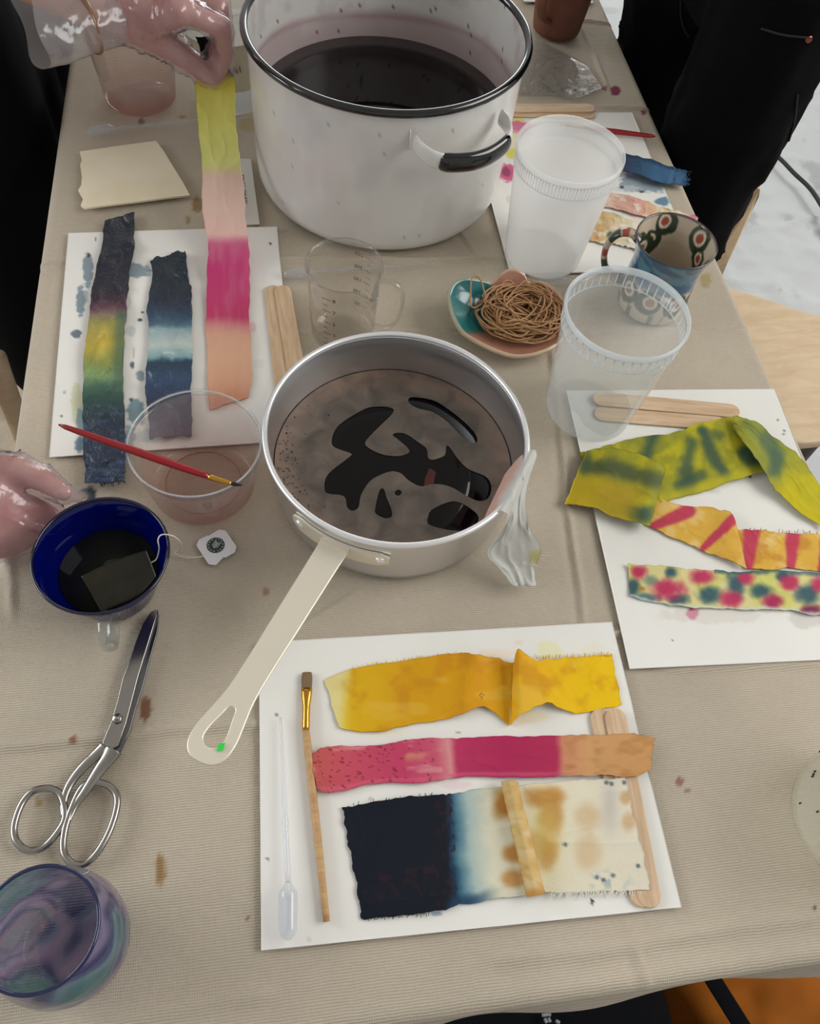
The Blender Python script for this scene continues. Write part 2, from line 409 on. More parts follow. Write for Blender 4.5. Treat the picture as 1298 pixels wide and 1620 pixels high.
def weavemat(name, period, strength, dist, vcol=True, base=None, ribs=1.0, contrast=0.11, rough=0.9):
    m, nt, b = newmat(name)
    tc = nt.nodes.new('ShaderNodeTexCoord')
    def wave(direction, ph):
        w = nt.nodes.new('ShaderNodeTexWave'); w.wave_type = 'BANDS'; w.bands_direction = direction
        w.inputs['Scale'].default_value = 2 * math.pi / (20 * period * ph); w.inputs['Distortion'].default_value = 3.0
        w.inputs['Detail'].default_value = 2; w.inputs['Detail Scale'].default_value = 0.35
        nt.links.new(tc.outputs['Object'], w.inputs['Vector']); return w
    wx, wy = wave('X', 0.8), wave('Y', 1.0)
    mx = nt.nodes.new('ShaderNodeMath'); mx.operation = 'MULTIPLY_ADD'; mx.inputs[1].default_value = 0.25
    nt.links.new(wx.outputs['Fac'], mx.inputs[0])
    my = nt.nodes.new('ShaderNodeMath'); my.operation = 'MULTIPLY'; my.inputs[1].default_value = 0.75 * ribs
    nt.links.new(wy.outputs['Fac'], my.inputs[0]); nt.links.new(my.outputs[0], mx.inputs[2])
    nz = nt.nodes.new('ShaderNodeTexNoise'); nz.inputs['Scale'].default_value = 260; nz.inputs['Detail'].default_value = 3
    nt.links.new(tc.outputs['Object'], nz.inputs['Vector'])
    ad = nt.nodes.new('ShaderNodeMath'); ad.operation = 'MULTIPLY_ADD'; ad.inputs[1].default_value = 0.5
    nt.links.new(nz.outputs['Fac'], ad.inputs[0]); nt.links.new(mx.outputs[0], ad.inputs[2])
    bu = nt.nodes.new('ShaderNodeBump'); bu.inputs['Strength'].default_value = strength; bu.inputs['Distance'].default_value = dist
    nt.links.new(ad.outputs[0], bu.inputs['Height']); nt.links.new(bu.outputs['Normal'], b.inputs['Normal'])
    mr = nt.nodes.new('ShaderNodeMapRange'); mr.inputs['From Min'].default_value = 0.25; mr.inputs['From Max'].default_value = 1.25
    mr.inputs['To Min'].default_value = 1 - contrast * 1.3; mr.inputs['To Max'].default_value = 1 + contrast
    nt.links.new(ad.outputs[0], mr.inputs['Value'])
    vm = nt.nodes.new('ShaderNodeVectorMath'); vm.operation = 'SCALE'
    if vcol:
        a = nt.nodes.new('ShaderNodeAttribute'); a.attribute_name = 'Col'; nt.links.new(a.outputs['Color'], vm.inputs[0])
    else: vm.inputs[0].default_value = L4(base)[:3]
    nt.links.new(mr.outputs[0], vm.inputs['Scale']); nt.links.new(vm.outputs[0], b.inputs['Base Color'])
    b.inputs['Roughness'].default_value = rough; b.inputs['Specular IOR Level'].default_value = 0.2
    return m

M = dict(
    linen=weavemat('linen canvas', 0.0019, 0.75, 0.0007),
    paper=vmat('card paper', 0.85, 0.25, (900, 0.08, 0.0004)),
    cloth=vmat('dyed cotton', 0.75, 0.3, (900, 0.35, 0.0006), transl=0.12),
    wet=vmat('wet dyed cotton', 0.42, 0.5, (420, 0.8, 0.002), coat=0.22),
    damp=vmat('damp dyed cotton', 0.7, 0.25, (700, 0.4, 0.0008), transl=0.1),
    enamel=vmat('white enamel', 0.22, 0.5, None, coat=0.4),
    black_enamel=pmat('black enamel', (10, 10, 12), 0.12, coat=0.6),
    alu=pmat('brushed aluminium', (222, 223, 225), 0.30, 0.95, aniso=0.8),
    alu_rim=pmat('polished aluminium rim', (244, 244, 245), 0.34, 0.7),
    nickel=pmat('pale plated steel', (238, 230, 212), 0.38, 0.6, bump=(120, 0.05, 0.0006)),
    steel=pmat('polished scissor steel', (164, 160, 155), 0.22, 1.0),
    dark_steel=pmat('shaded blade steel', (120, 120, 122), 0.25, 1.0),
    stick=woodmat('birch craft stick', (216, 188, 156), (194, 162, 128)),
    chairwood=woodmat('pale plywood', (214, 190, 158), (200, 174, 140), (5, 16, 14)),
    darkwood=woodmat('brown stained wood', (70, 48, 36), (52, 35, 27)),
    brushwood=woodmat('brush handle wood', (196, 158, 110), (176, 136, 90)),
    gold=pmat('brass ferrule', (214, 160, 70), 0.22, 1.0),
    red=pmat('red lacquer', (146, 8, 20), 0.3, coat=0.15),
    bristle=pmat('tan bristles', (128, 104, 74), 0.8, bump=(1500, 0.6, 0.001)),
    darkbristle=pmat('dark bristles', (28, 24, 28), 0.8),
    tape=pmat('masking tape', (205, 197, 172), 0.8, bump=(500, 0.2, 0.0005)),
    ink=pmat('grey ink', (70, 64, 62), 0.8),
    green_sticker=pmat('green sticker', (40, 205, 70), 0.6),
    emblem=pmat('dark green print', (38, 62, 54), 0.7),
    white=pmat('white print', (232, 230, 226), 0.8),
    string=pmat('cotton string', (222, 214, 200), 0.9),
    rubber=pmat('tan rubber', (176, 134, 92), 0.55, var=(60, (152, 110, 72), 2)),
    glaze=vmat('glazed ceramic', 0.16, 0.5, None, coat=0.5),
    clay=pmat('brown clay', (116, 70, 52), 0.62, var=(25, (96, 56, 44), 4)),
    foam=vmat('dye foam film', 0.38, 0.45, (500, 0.25, 0.0006)),
    dyeblack=pmat('black dye bath', (9, 7, 8), 0.03, spec=0.25),
    potdye=pmat('deep red dye bath', (12, 4, 5), 0.04, spec=0.25),
    tea=pmat('steeped tea', (30, 30, 22), 0.04, spec=0.25),
    teabag=pmat('wet tea bag', (40, 39, 29), 0.25, spec=.25, var=(60, (50, 47, 35), 3)),
    frosted=clear('frosted polypropylene', (254, 254, 254), 0.42, (250, 250, 249), 1.35, 0.25, gloss=0.6),
    cloudy=clear('cloudy polypropylene', (253, 254, 254), 0.17, (240, 242, 242), 1.4, 0.12, gloss=0.9),
    rimclear=clear('cloudy moulded rim', (253, 254, 255), 0.5, (236, 242, 245), 1.45, 0.1),
    plastic=clear('clear plastic', (252, 252, 252), 0.03, (235, 232, 230), 1.45, 0.06),
    pinkplastic=clear('clear plastic with pink residue', (250, 246, 245), 0.10, (0, 0, 0), 1.45, 0.06, vcol=True),
    beaker=clear('clear beaker plastic', (247, 246, 244), 0.05, (225, 220, 215), 1.6, 0.03, gloss=1.4),
    pip=clear('clear pipette plastic', (250, 250, 252), 0.2, (222, 230, 238), 1.5, 0.08, gloss=1.2),
    film=clear('clear crinkled film', (250, 250, 250), 0.12, (238, 238, 238), 1.55, 0.1, gloss=2.6, bump=(34, 1.0)),
    glove=clear('clear vinyl glove', (246, 240, 244), 0.2, (226, 218, 222), 1.5, 0.16, gloss=1.6, bump=(60, 0.7)),
    cuff=clear('clear vinyl cuff', (245, 243, 244), 0.36, (206, 202, 202), 1.5, 0.16, gloss=1.6, bump=(50, 0.7)),
    cobalt=clear('cobalt glass', (12, 34, 150), 0.55, (4, 22, 128), 1.5, 0.03),
    handleglass=clear('clear glass', (240, 242, 240), 0.1, (210, 212, 212), 1.55, 0.03, gloss=1.5),
    swirl=clear('swirled art glass', (236, 236, 244), 0.46, (0, 0, 0), 1.5, 0.04, vcol=True),
    bands=clear('bracelet amber', (210, 170, 130), 0.75, (176, 136, 104), 1.5, 0.2),
    skin=vmat('skin', 0.5, 0.4, (180, 0.25, 0.001)),
    denim=pmat('black denim', (9, 9, 11), 0.9, spec=0.08, bump=(900, 0.4, 0.0008)),
    blackcloth=pmat('black cotton', (8, 9, 12), 0.9, spec=0.1, bump=(300, 0.2, 0.001)),
    copper=pmat('copper rivet', (150, 86, 66), 0.35, 1.0),
    cord=pmat('black rubber cord', (24, 26, 28), 0.5),
    drop=vmat('painter drop cloth', 0.9, 0.15, (120, 0.5, 0.002)),
    floor=pmat('grey concrete', (150, 146, 140), 0.8, var=(3, (130, 126, 120), 5)),
    ceiling=pmat('white ceiling', (226, 224, 220), 0.9),
    tabletop=pmat('grey plastic table', (180, 180, 178), 0.6),
    metal_leg=pmat('grey metal leg', (110, 112, 115), 0.4, 0.8),
    orange=vmat('orange dyed canvas', 0.85, 0.2, (400, 0.4, 0.001)),
)

_nt = M['alu'].node_tree; _tg = _nt.nodes.new('ShaderNodeTangent'); _tg.direction_type = 'RADIAL'; _tg.axis = 'Z'
_nt.links.new(_tg.outputs[0], _nt.nodes['Principled BSDF'].inputs['Tangent'])
# ------------------------------------------------------------------ setting
def box(name, x0, x1, y0, y1, z0, z1, mat, parent=None, **tags):
    V = [(x, y, z) for x in (x0, x1) for y in (y0, y1) for z in (z0, z1)]
    F = [(0, 1, 3, 2), (4, 6, 7, 5), (0, 4, 5, 1), (2, 3, 7, 6), (0, 2, 6, 4), (1, 5, 7, 3)]
    return mk(name, V, F, mat, parent, smooth=False, **tags)
box('floor', -4, 5, -3, 7, -0.1, 0.0, M['floor'], kind='structure')
box('ceiling', -4, 5, -3, 7, 2.9, 3.0, M['ceiling'], kind='structure')
def dropcloth(name, x0, x1, y0, y1, tint, label, seed):
    n = int((x1 - x0) / 0.012); m = int((y1 - y0) / 0.012)
    X, Y = np.meshgrid(np.linspace(x0, x1, n), np.linspace(y0, y1, m), indexing='ij')
    rid = np.abs(fbm(X * 3.1 + 0.6 * Y, Y * 7, seed, 4) - 0.5)
    rid2 = np.abs(fbm(X * 9, Y * 13 + X * 3, seed + 5, 3) - 0.5)
    Z = 0.004 + 0.009 * np.exp(-rid / 0.02) + 0.004 * np.exp(-rid2 / 0.03)
    c = np.array(tint, float) * (0.94 + 0.12 * fbm(X * 5, Y * 5, seed + 9, 4))[..., None]
    sp = sst(0.66, 0.72, fbm(X * 14, Y * 14, seed + 3, 3)); c = mixc(c, np.array(tint) * 0.8, 0.6 * sp)
    V, F = slab(np.stack([X, Y, Z], -1), 0.002)
    mk(name, V, F, M['drop'], None, np.concatenate([c.reshape(-1, 3)] * 2), label=label, category='drop cloth')
dropcloth('drop_cloth', 0.62, 2.3, 0.5, 3.4, (190, 192, 192), 'creased white painter drop cloth on the floor right of the table', 11)
dropcloth('drop_cloth', -1.7, -0.28, 0.5, 2.6, (186, 172, 150), 'beige canvas drop cloth on the floor left of the table', 23)

# ------------------------------------------------------------------ table and its cloth
X0, X1, Y0, Y1 = -0.244, 0.515, 0.012, 1.83
t = thing('folding_table', ((X0 + X1) / 2, 0.9, 0), 'long folding table hidden under the linen canvas cloth', 'table')
box('table_top', X0 + .012, X1 - .012, Y0 + .012, Y1 - .012, T - .045, T - .0085, M['tabletop'], t)
for lx in (X0 + .08, X1 - .08):
    for ly in (0.25, Y1 - .25):
        mtube('leg', [(lx, ly, 0), (lx, ly, T - .05)], .014, M['metal_leg'], t)
STAINS = []   # px, py, rx, ry (px), colour, strength
def stains(C, X, Y, lst, seed=3):
    Pp = X; out = C
    for k, (px, py, rx, ry, c, s) in enumerate(lst):
        o = at(px, py); ex = at(px + 1, py) - o; ey = at(px, py + 1) - o
        A = np.array([[ex[0], ey[0]], [ex[1], ey[1]]]); Ai = np.linalg.inv(A)
        dx = X - o[0]; dy = Y - o[1]
        u = (Ai[0, 0] * dx + Ai[0, 1] * dy) / rx; v = (Ai[1, 0] * dx + Ai[1, 1] * dy) / ry
        d = np.hypot(u, v) + 0.55 * (fbm(X * 260, Y * 260, seed + k, 3) - 0.5) + 0.5 * (fbm(X * 70, Y * 70, seed + k + 40, 2) - 0.5)
        out = mixc(out, c, s * (1 - sst(0.72, 1.05, d)))
    return out
CREASES = [((0, 1180), (410, 1142), 9), ((1060, 1056), (1298, 1046), 8), ((450, 522), (1190, 515), 7), ((60, 413), (108, 412), 6),
           ((450, 404), (800, 405), 5), ((728, 368), (762, 412), 5), ((872, 560), (925, 985), 6), ((790, 1516), (1298, 1452), 12),
           ((168, 1612), (420, 1570), 11), ((1008, 1488), (1034, 1570), 8), ((905, 26), (962, 32), 7), ((922, 40), (962, 132), 6),
           ((820, 1020), (1000, 995), 6), ((0, 700), (20, 960), 9), ((960, 165), (1030, 168), 5), ((560, 940), (420, 1020), 6)]
def build_cloth():
    n_x = 238; ex = 26; dr = 0.125
    d = 0.0026
    sx = np.linspace(-dr, (X1 - X0) + dr, int(((X1 - X0) + 2 * dr) / d)); sy = np.linspace(-dr, (Y1 - Y0) + 0.05, int(((Y1 - Y0) + dr + .05) / d))
    S, Q = np.meshgrid(sx, sy, indexing='ij')
    r = 0.010
    def wrap(s, L):
        """arc length -> (position, drop) with rounded edge of radius r at 0 and L"""
        o = np.where(s < 0, -s, np.where(s > L, s - L, 0.0))
        a = np.minimum(o / r, math.pi / 2); ext = np.maximum(o - r * math.pi / 2, 0)
        out = r * np.sin(a) ; dz = r * (1 - np.cos(a)) + ext
        return np.where(s < 0, -out, np.where(s > L, L + out, s)), dz, ext
    px_, dzx, exx = wrap(S, X1 - X0); py_, dzy, exy = wrap(Q, Y1 - Y0)
    X = X0 + px_; Y = Y0 + py_
    flare = exy * (0.03 + 0.10 * (1 - sst(0.0, 0.15, X)) + 0.20 * sst(0.40, 0.5, X) + 0.04 * np.sin(X * 31 + 1.3))
    Y = np.where(Q < 0, Y - flare, Y + flare)
    X = np.where(S < 0, X - exx * (0.02 + 0.04 * np.sin(Y * 23)), X + np.where(S > X1 - X0, exx * (0.02 + 0.03 * np.sin(Y * 19)), 0))
    drop = np.maximum(dzx, dzy) * 0.75 + 0.25 * np.minimum(dzx + dzy, 0.13)
    flat = 1 - sst(0, 0.004, drop)
    Z = -0.0026 - drop + 0.0011 * (fbm(X * 6, Y * 6, 5, 3) - 0.5) + 0.0007 * (fbm(X * 30, Y * 30, 6, 2) - 0.5)
    for k, (a, b, w) in enumerate(CREASES):
        A = at(*a)[:2]; B = at(*b)[:2]; L = np.linalg.norm(B - A); e = (B - A) / L
        u = (X - A[0]) * e[0] + (Y - A[1]) * e[1]; v = -(X - A[0]) * e[1] + (Y - A[1]) * e[0]
        v = v + 0.006 * (fbm(u * 14, u * 0 + k, 31 + k, 2) - 0.5)
        wm = w * 0.00042
        m = sst(-0.02, 0.01, u) * (1 - sst(L - 0.01, L + 0.02, u))
        Z += m * (0.0028 * np.exp(-(v / wm) ** 2) - 0.0009 * np.exp(-((v + 2.1 * wm) / (1.6 * wm)) ** 2))
    Z = np.minimum(Z, -0.0002)
    c = np.ones(X.shape + (3,)) * np.array((192, 180, 162.0)) * (0.95 + 0.1 * fbm(X * 9, Y * 9, 8, 4))[..., None]
    brown = (122, 74, 52); och = (140, 108, 62)
    lst = [(230, 1118, 10, 22, brown, .75), (116, 1171, 8, 9, brown, .7), (253, 1378, 10, 26, och, .8), (1078, 1234, 7, 9, (140, 84, 78), .7),
           (312, 322, 9, 16, och, .7), (288, 182, 7, 4, och, .6), (297, 345, 4, 8, och, .5), (975, 141, 8, 8, (120, 36, 66), .85), (957, 137, 5, 4, (130, 60, 86), .6),
           (1020, 174, 5, 5, (120, 36, 66), .7), (223, 190, 5, 7, (110, 70, 66), .6), (145, 790, 9, 26, (40, 52, 62), .75), (138, 775, 16, 5, (50, 60, 70), .6),
           (392, 195, 16, 12, (176, 152, 98), .5), (420, 936, 5, 9, brown, .5), (297, 1016, 3, 2, (40, 36, 34), .8), (392, 1454, 3, 3, brown, .7),
           (1118, 440, 10, 14, (164, 148, 96), .7), (58, 1268, 6, 10, och, .5), (1290, 1436, 3, 2, (60, 50, 46), .8), (1090, 1250, 3, 3, (140, 84, 78), .6),
           (225, 1302, 2, 2, (40, 36, 34), .7), (1022, 1326, 2, 2, (40, 36, 34), .6), (150, 1345, 2, 2, (40, 36, 34), .6)]
    c = stains(c, X, Y, lst)
    V, F = slab(np.stack([X, Y, T + Z], -1), 0.0012)
    o = mk('tablecloth', V, F, M['linen'], None, np.concatenate([c.reshape(-1, 3)] * 2), org=np.array([(X0 + X1) / 2, 0.9, T]),
           label='natural linen canvas cloth covering the whole work table, spotted with dye', category='tablecloth')
build_cloth()

# ------------------------------------------------------------------ card sheets
def sheet(name, corner, ang, w, h, label, lst, lift=0.0):
    """corner = far-left world corner; w along x, h towards the viewer"""
    nu, nv = int(w / .0014), int(h / .0014)
    U, W = np.meshgrid(np.linspace(0, w, nu), np.linspace(0, -h, nv), indexing='ij')
    ca, sa = math.cos(ang), math.sin(ang)
    X = corner[0] + U * ca - W * sa; Y = corner[1] + U * sa + W * ca
    Z = 0.0013 + lift + 0.0006 * fbm(X * 12, Y * 12, 77, 2)
    c = np.ones(X.shape + (3,)) * np.array((232, 230, 224.0)) * (0.985 + 0.03 * fbm(X * 20, Y * 20, 12, 3))[..., None]
    c = stains(c, X, Y, lst, 60)
    V, F = slab(np.stack([X, Y, T + Z], -1), 0.0011)
    return mk(name, V, F, M['paper'], None, np.concatenate([c.reshape(-1, 3)] * 2), label=label, category='paper sheet', group='white card sheets under the dyed samples')
yel = (232, 226, 150); bl = (120, 140, 150); dk = (40, 52, 62)
sheet('card_sheet', (-0.0335, 0.2868), -0.026, 0.305, 0.229, 'white card sheet nearest the viewer, under yellow, pink and indigo samples',
      [(870, 1030, 22, 14, (226, 224, 176), .7), (785, 1035, 32, 9, (236, 216, 190), .55), (820, 1018, 8, 4, (232, 205, 180), .5), (935, 1028, 20, 12, (228, 225, 190), .35),
       (830, 1135, 40, 12, (232, 218, 170), .5), (600, 1160, 50, 8, (236, 228, 190), .4), (690, 1446, 12, 5, (120, 145, 165), .7), (720, 1243, 30, 8, (226, 190, 200), .45),
       (936, 1428, 3, 6, (30, 30, 36), .9), (587, 1265, 4, 4, (190, 180, 160), .6), (438, 1131, 3, 3, (120, 110, 100), .7), (424, 1360, 4, 3, (90, 90, 90), .6),
       (490, 1486, 5, 4, (206, 206, 180), .6), (725, 1160, 4, 2, (150, 140, 130), .7), (560, 1095, 10, 50, (226, 222, 190), .35)])
sheet('card_sheet', (0.2895, 0.5395), -0.045, 0.229, 0.305, 'white card sheet by the table edge under the green tie-dyed strip',
      [(1096, 971, 10, 10, (196, 64, 112), .85), (1130, 975, 90, 14, (214, 206, 196), .5), (1060, 905, 18, 6, (218, 214, 206), .6), (1230, 666, 2, 2, (90, 90, 90), .8),
       (1240, 683, 2, 2, (110, 110, 110), .7), (1239, 688, 2, 2, (110, 110, 110), .7), (1186, 755, 2.5, 2.5, (30, 30, 30), .9), (1063, 1014, 1.5, 1.5, (40, 40, 40), .9),
       (1130, 780, 12, 4, (212, 210, 204), .5), (1280, 980, 40, 16, (206, 200, 192), .6)], lift=0.0)
sheet('card_sheet', (-0.2255, 0.7925), 0.024, 0.229, 0.305, 'white card sheet at the left table edge under the indigo strips',
      [(218, 430, 22, 12, bl, .8), (140, 430, 9, 34, (118, 134, 146), .85), (128, 480, 8, 26, (110, 128, 140), .8), (122, 530, 9, 7, (80, 96, 108), .8), (136, 470, 5, 12, bl, .5),
       (122, 640, 10, 34, (196, 200, 150), .6), (128, 665, 10, 26, (120, 150, 165), .7), (126, 705, 9, 16, (90, 120, 140), .8), (214, 650, 16, 26, (96, 130, 142), .75),
       (205, 690, 12, 18, (110, 140, 150), .6), (223, 596, 8, 10, (130, 146, 156), .8), (210, 580, 5, 8, (70, 84, 96), .8), (208, 525, 9, 8, (190, 196, 198), .7),
       (222, 508, 5, 3, dk, .8), (226, 496, 3, 2, dk, .7), (205, 480, 4, 14, (180, 180, 180), .5), (208, 634, 3, 3, dk, .8), (212, 560, 2, 10, (150, 150, 140), .5),
       (400, 520, 6, 9, (232, 180, 196), .6), (410, 578, 12, 8, (222, 220, 214), .7), (428, 387, 2.5, 2, (140, 60, 60), .8), (141, 405, 3, 4, dk, .7), (152, 380, 2, 4, dk, .6),
       (235, 690, 20, 14, (150, 180, 185), .5), (360, 640, 40, 12, (232, 206, 190), .5), (103, 622, 3, 4, (150, 150, 140), .6), (98, 660, 2, 2, dk, .8)])
sheet('card_sheet', (0.2625, 1.0175), 0.0, 0.229, 0.305, 'white card sheet behind the tall frosted tub, blotted with pink and yellow paint',
      [(815, 190, 18, 10, (226, 216, 130), .8), (822, 203, 22, 13, (214, 92, 140), .75), (812, 222, 16, 18, (232, 226, 176), .6), (811, 244, 12, 9, (222, 208, 90), .85),
       (803, 276, 16, 16, (206, 70, 120), .8), (800, 274, 8, 9, (120, 60, 90), .6), (806, 316, 7, 7, (206, 206, 202), .7), (1020, 292, 40, 16, (120, 140, 152), .8),
       (1000, 280, 14, 8, (140, 156, 166), .7), (1048, 320, 14, 8, (84, 120, 150), .85), (990, 300, 30, 6, (200, 204, 206), .6), (1015, 305, 4, 2, dk, .7), (983, 298, 4, 3, dk, .7), (1030, 350, 40, 8, (232, 210, 196), .5)])
# blank sheet at the far end
sheet('card_sheet', (0.395, 1.455), 0.0, 0.11, 0.16, 'small white sheet at the far end of the table behind the clay mug', [])

# ------------------------------------------------------------------ cloth samples
def patch(ctrl, nu, nv, wr=(0.0012, 5, 3), jag=1.2, endjag=1.5, seed=0, belly=0.0):
    c = cat(np.asarray(ctrl, float), nu)
    v = np.linspace(0, 1, nv)[None, :]; u = np.linspace(0, 1, nu)[:, None]
    PX = c[:, 0:1] * (1 - v) + c[:, 3:4] * v; PY = c[:, 1:2] * (1 - v) + c[:, 4:5] * v
    H = c[:, 2:3] * (1 - v) + c[:, 5:6] * v
    U, V = np.broadcast_arrays(u, v)
    H = H + belly * 4 * V * (1 - V)
    H = H + wr[0] * 1.5 * (fbm(U * wr[1] * .8 + 3, V * wr[2] * .7, 100 + seed, 2) - 0.35)
    rd = np.abs(fbm(U * wr[1] * 0.9, V * wr[2] * 0.8 + 2, 140 + seed, 2) - 0.5)
    H = H + wr[0] * 0.55 * np.exp(-rd / 0.06)
    e = jag * 2 * (fbm(u[:, 0] * nu / 4.5, u[:, 0] * 0 + 1, 160 + seed, 2) - 0.5) + jag * 3 * (fbm(u[:, 0] * 12, u[:, 0] * 0 + 5, 165 + seed, 2) - 0.5)
    e2 = jag * 2 * (fbm(u[:, 0] * nu / 4.5, u[:, 0] * 0 + 9, 170 + seed, 2) - 0.5) + jag * 3 * (fbm(u[:, 0] * 12, u[:, 0] * 0 + 3, 175 + seed, 2) - 0.5)
    dx = c[:, 3] - c[:, 0]; dy = c[:, 4] - c[:, 1]; l = np.hypot(dx, dy) + 1e-6
    wA = (1 - v) ** 6; wB = v ** 6
    PX = PX + (dx / l * e)[:, None] * wA + (dx / l * e2)[:, None] * wB
    PY = PY + (dy / l * e)[:, None] * wA + (dy / l * e2)[:, None] * wB
    g = np.gradient(c[:, [0, 1]], axis=0); g /= np.linalg.norm(g, axis=1)[:, None] + 1e-9
    ee = endjag * 2.4 * (fbm(v[0] * nv / 6, v[0] * 0 + 2, 180 + seed, 3) - 0.5)
    w0 = np.exp(-u / 0.02); w1 = np.exp(-(1 - u) / 0.02)
    PX = PX + ee[None, :] * (w0 * g[0, 0] + w1 * g[-1, 0]); PY = PY + ee[None, :] * (w0 * g[0, 1] + w1 * g[-1, 1])
    return PX, PY, np.maximum(H, 0.0028), U, V
def sample(name, patches, colfn, mat, label, group=None, th=0.0008, cat_='fabric strip'):
    parts, cols = [], []
    for k, (PX, PY, H, U, V) in enumerate(patches):
        P = atv(PX, PY, H); v, f = slab(P, th); parts.append((v, f))
        c = colfn(PX, PY, U, V, k).reshape(-1, 3); cols.append(np.concatenate([c, c]))
    V, F = joinvf(parts)
    return mk(name, V, F, mat, None, np.concatenate(cols), label=label, category=cat_, group=group)
def threads(parent, segs, n, length, color_mat, seed, name='frayed_threads', r=0.00022):
    rs = np.random.default_rng(seed); parts = []
    for (x0, y0, x1, y1, nx, ny, h) in segs:
        for k in range(n):
            s = rs.random(); bx = x0 + (x1 - x0) * s; by = y0 + (y1 - y0) * s
            a = rs.normal(0, 0.5); ln = length * (0.4 + 0.9 * rs.random())
            dx = nx * math.cos(a) - ny * math.sin(a); dy = nx * math.sin(a) + ny * math.cos(a)
            pts = [atv(bx + dx * ln * q - nx * 2 * (1 - q), by + dy * ln * q + rs.normal(0, .3) - ny * 2 * (1 - q), h + 0.0008 * math.sin(q * 3)) for q in np.linspace(0, 1, 4)]
            parts.append(tube(pts, r, 4))
    V, F = joinvf(parts)
    return mk(name, V, F, color_mat, parent, kind='stuff')
def tm(name, c): return pmat(name, c, 0.85, spec=0.2)
SG = 'hand-dyed fabric samples'
# yellow sample
yc = [(514, 1074, .003, 536, 1150, .003), (560, 1058, .0035, 585, 1157, .003), (640, 1044, .004, 640, 1148, .003), (722, 1034, .006, 705, 1137, .004), (752, 1034, .012, 738, 1126, .008),
      (786, 1041, .006, 768, 1118, .006), (815, 1049, .004, 806, 1146, .003)]
yc2 = [(812, 1052, .006, 808, 1147, .004), (821, 1027, .02, 824, 1132, .014), (846, 1042, .011, 862, 1111, .011), (880, 1041, .005, 888, 1122, .006), (910, 1040, .004, 912, 1129, .003), (945, 1038, .004, 950, 1122, .003), (968, 1036, .003, 984, 1114, .003)]
def ycol(PX, PY, U, V, k):
    n = fbm(PX / 40, PY / 40, 5, 4)
    c = ramp(PX, [(514, (236, 226, 170)), (532, (234, 214, 110)), (560, (226, 180, 20)), (650, (220, 164, 14)), (760, (222, 158, 12)), (820, (232, 176, 20)), (900, (242, 196, 6)), (984, (246, 202, 4))])
    c = mixc(c, (206, 138, 20), 0.6 * sst(0.52, 0.75, n))
    c = mixc(c, (234, 222, 160), 0.8 * (1 - sst(522, 548, PX + 0.25 * (PY - 1150) + 26 * (n - .5))))
    c = mixc(c, (236, 196, 110), 0.35 * sst(0.55, 0.7, fbm(PX / 70, PY / 25, 9, 3)))
    sp = (np.hypot(PX - 762, PY - 1103) < 6) * (fbm(PX / 3, PY / 3, 3, 2) > 0.55)
    return mixc(c, (90, 50, 20), 0.8 * sp)
o = sample('yellow_strip', [patch(yc, 120, 44, (0.0012, 6, 3), 1.4, 2, 1), patch(yc2, 100, 44, (0.0012, 6, 3), 1.6, 2, 2)], ycol, M['cloth'],
       'rumpled bright yellow fabric strip on the card nearest the viewer', SG)
threads(o, [(560, 1058, 722, 1034, 0, -1, .004), (846, 1041, 968, 1036, 0.2, -1, .004)], 60, 5, tm('yellow thread', (226, 180, 20)), 3)
# pink and tan sample
pc = [(490, 1194, .007, 503, 1248, .005), (520, 1181, .008, 530, 1253, .006), (600, 1177, .0045, 600, 1239, .004), (655, 1168, .0045, 675, 1238, .004), (720, 1170, .005, 735, 1229, .004),
      (790, 1165, .005, 805, 1228, .004), (890, 1165, .006, 890, 1229, .005), (945, 1161, .009, 950, 1226, .007), (1000, 1160, .009, 1003, 1228, .008), (1036, 1167, .004, 1031, 1217, .004)]
def pcol(PX, PY, U, V, k):
    n = fbm(PX / 28, PY / 28, 15, 4); n2 = fbm(PX / 60, PY / 30, 25, 3)
    c = ramp(PX + 10 * (n - .5), [(488, (198, 96, 84)), (540, (206, 84, 100)), (640, (200, 66, 104)), (690, (206, 92, 116)), (712, (222, 150, 150)), (724, (190, 54, 96)), (800, (178, 40, 88)), (880, (180, 46, 86)), (892, (208, 140, 104)), (930, (212, 160, 108)), (1036, (202, 150, 92))])
    c = mixc(c, (222, 168, 120), 0.8 * sst(0.5, 0.66, n2) * (PX < 700) * (1 - sst(.3, .6, V)))
    c = mixc(c, (228, 178, 168), 0.5 * sst(0.6, 0.75, fbm(PX / 50, PY / 14, 33, 3)) * (PX < 700))
    c = mixc(c, (224, 110, 140), 0.5 * np.exp(-((V - .93) / .05) ** 2) * (PX < 890))
    c = mixc(c, (120, 40, 50), 0.8 * (fbm(PX / 3.0, PY / 3.0, 41, 2) > 0.76) * (PX < 690))
    return mixc(c, (176, 122, 70), 0.5 * sst(.5, .8, fbm(PX / 22, PY / 12, 45, 3)) * (PX > 890))
sample('pink_strip', [patch(pc, 190, 34, (0.0014, 12, 3), 1.6, 3, 3, 0.001)], pcol, M['damp'], 'long pink strip with a tan end lying over the wooden brush', SG)
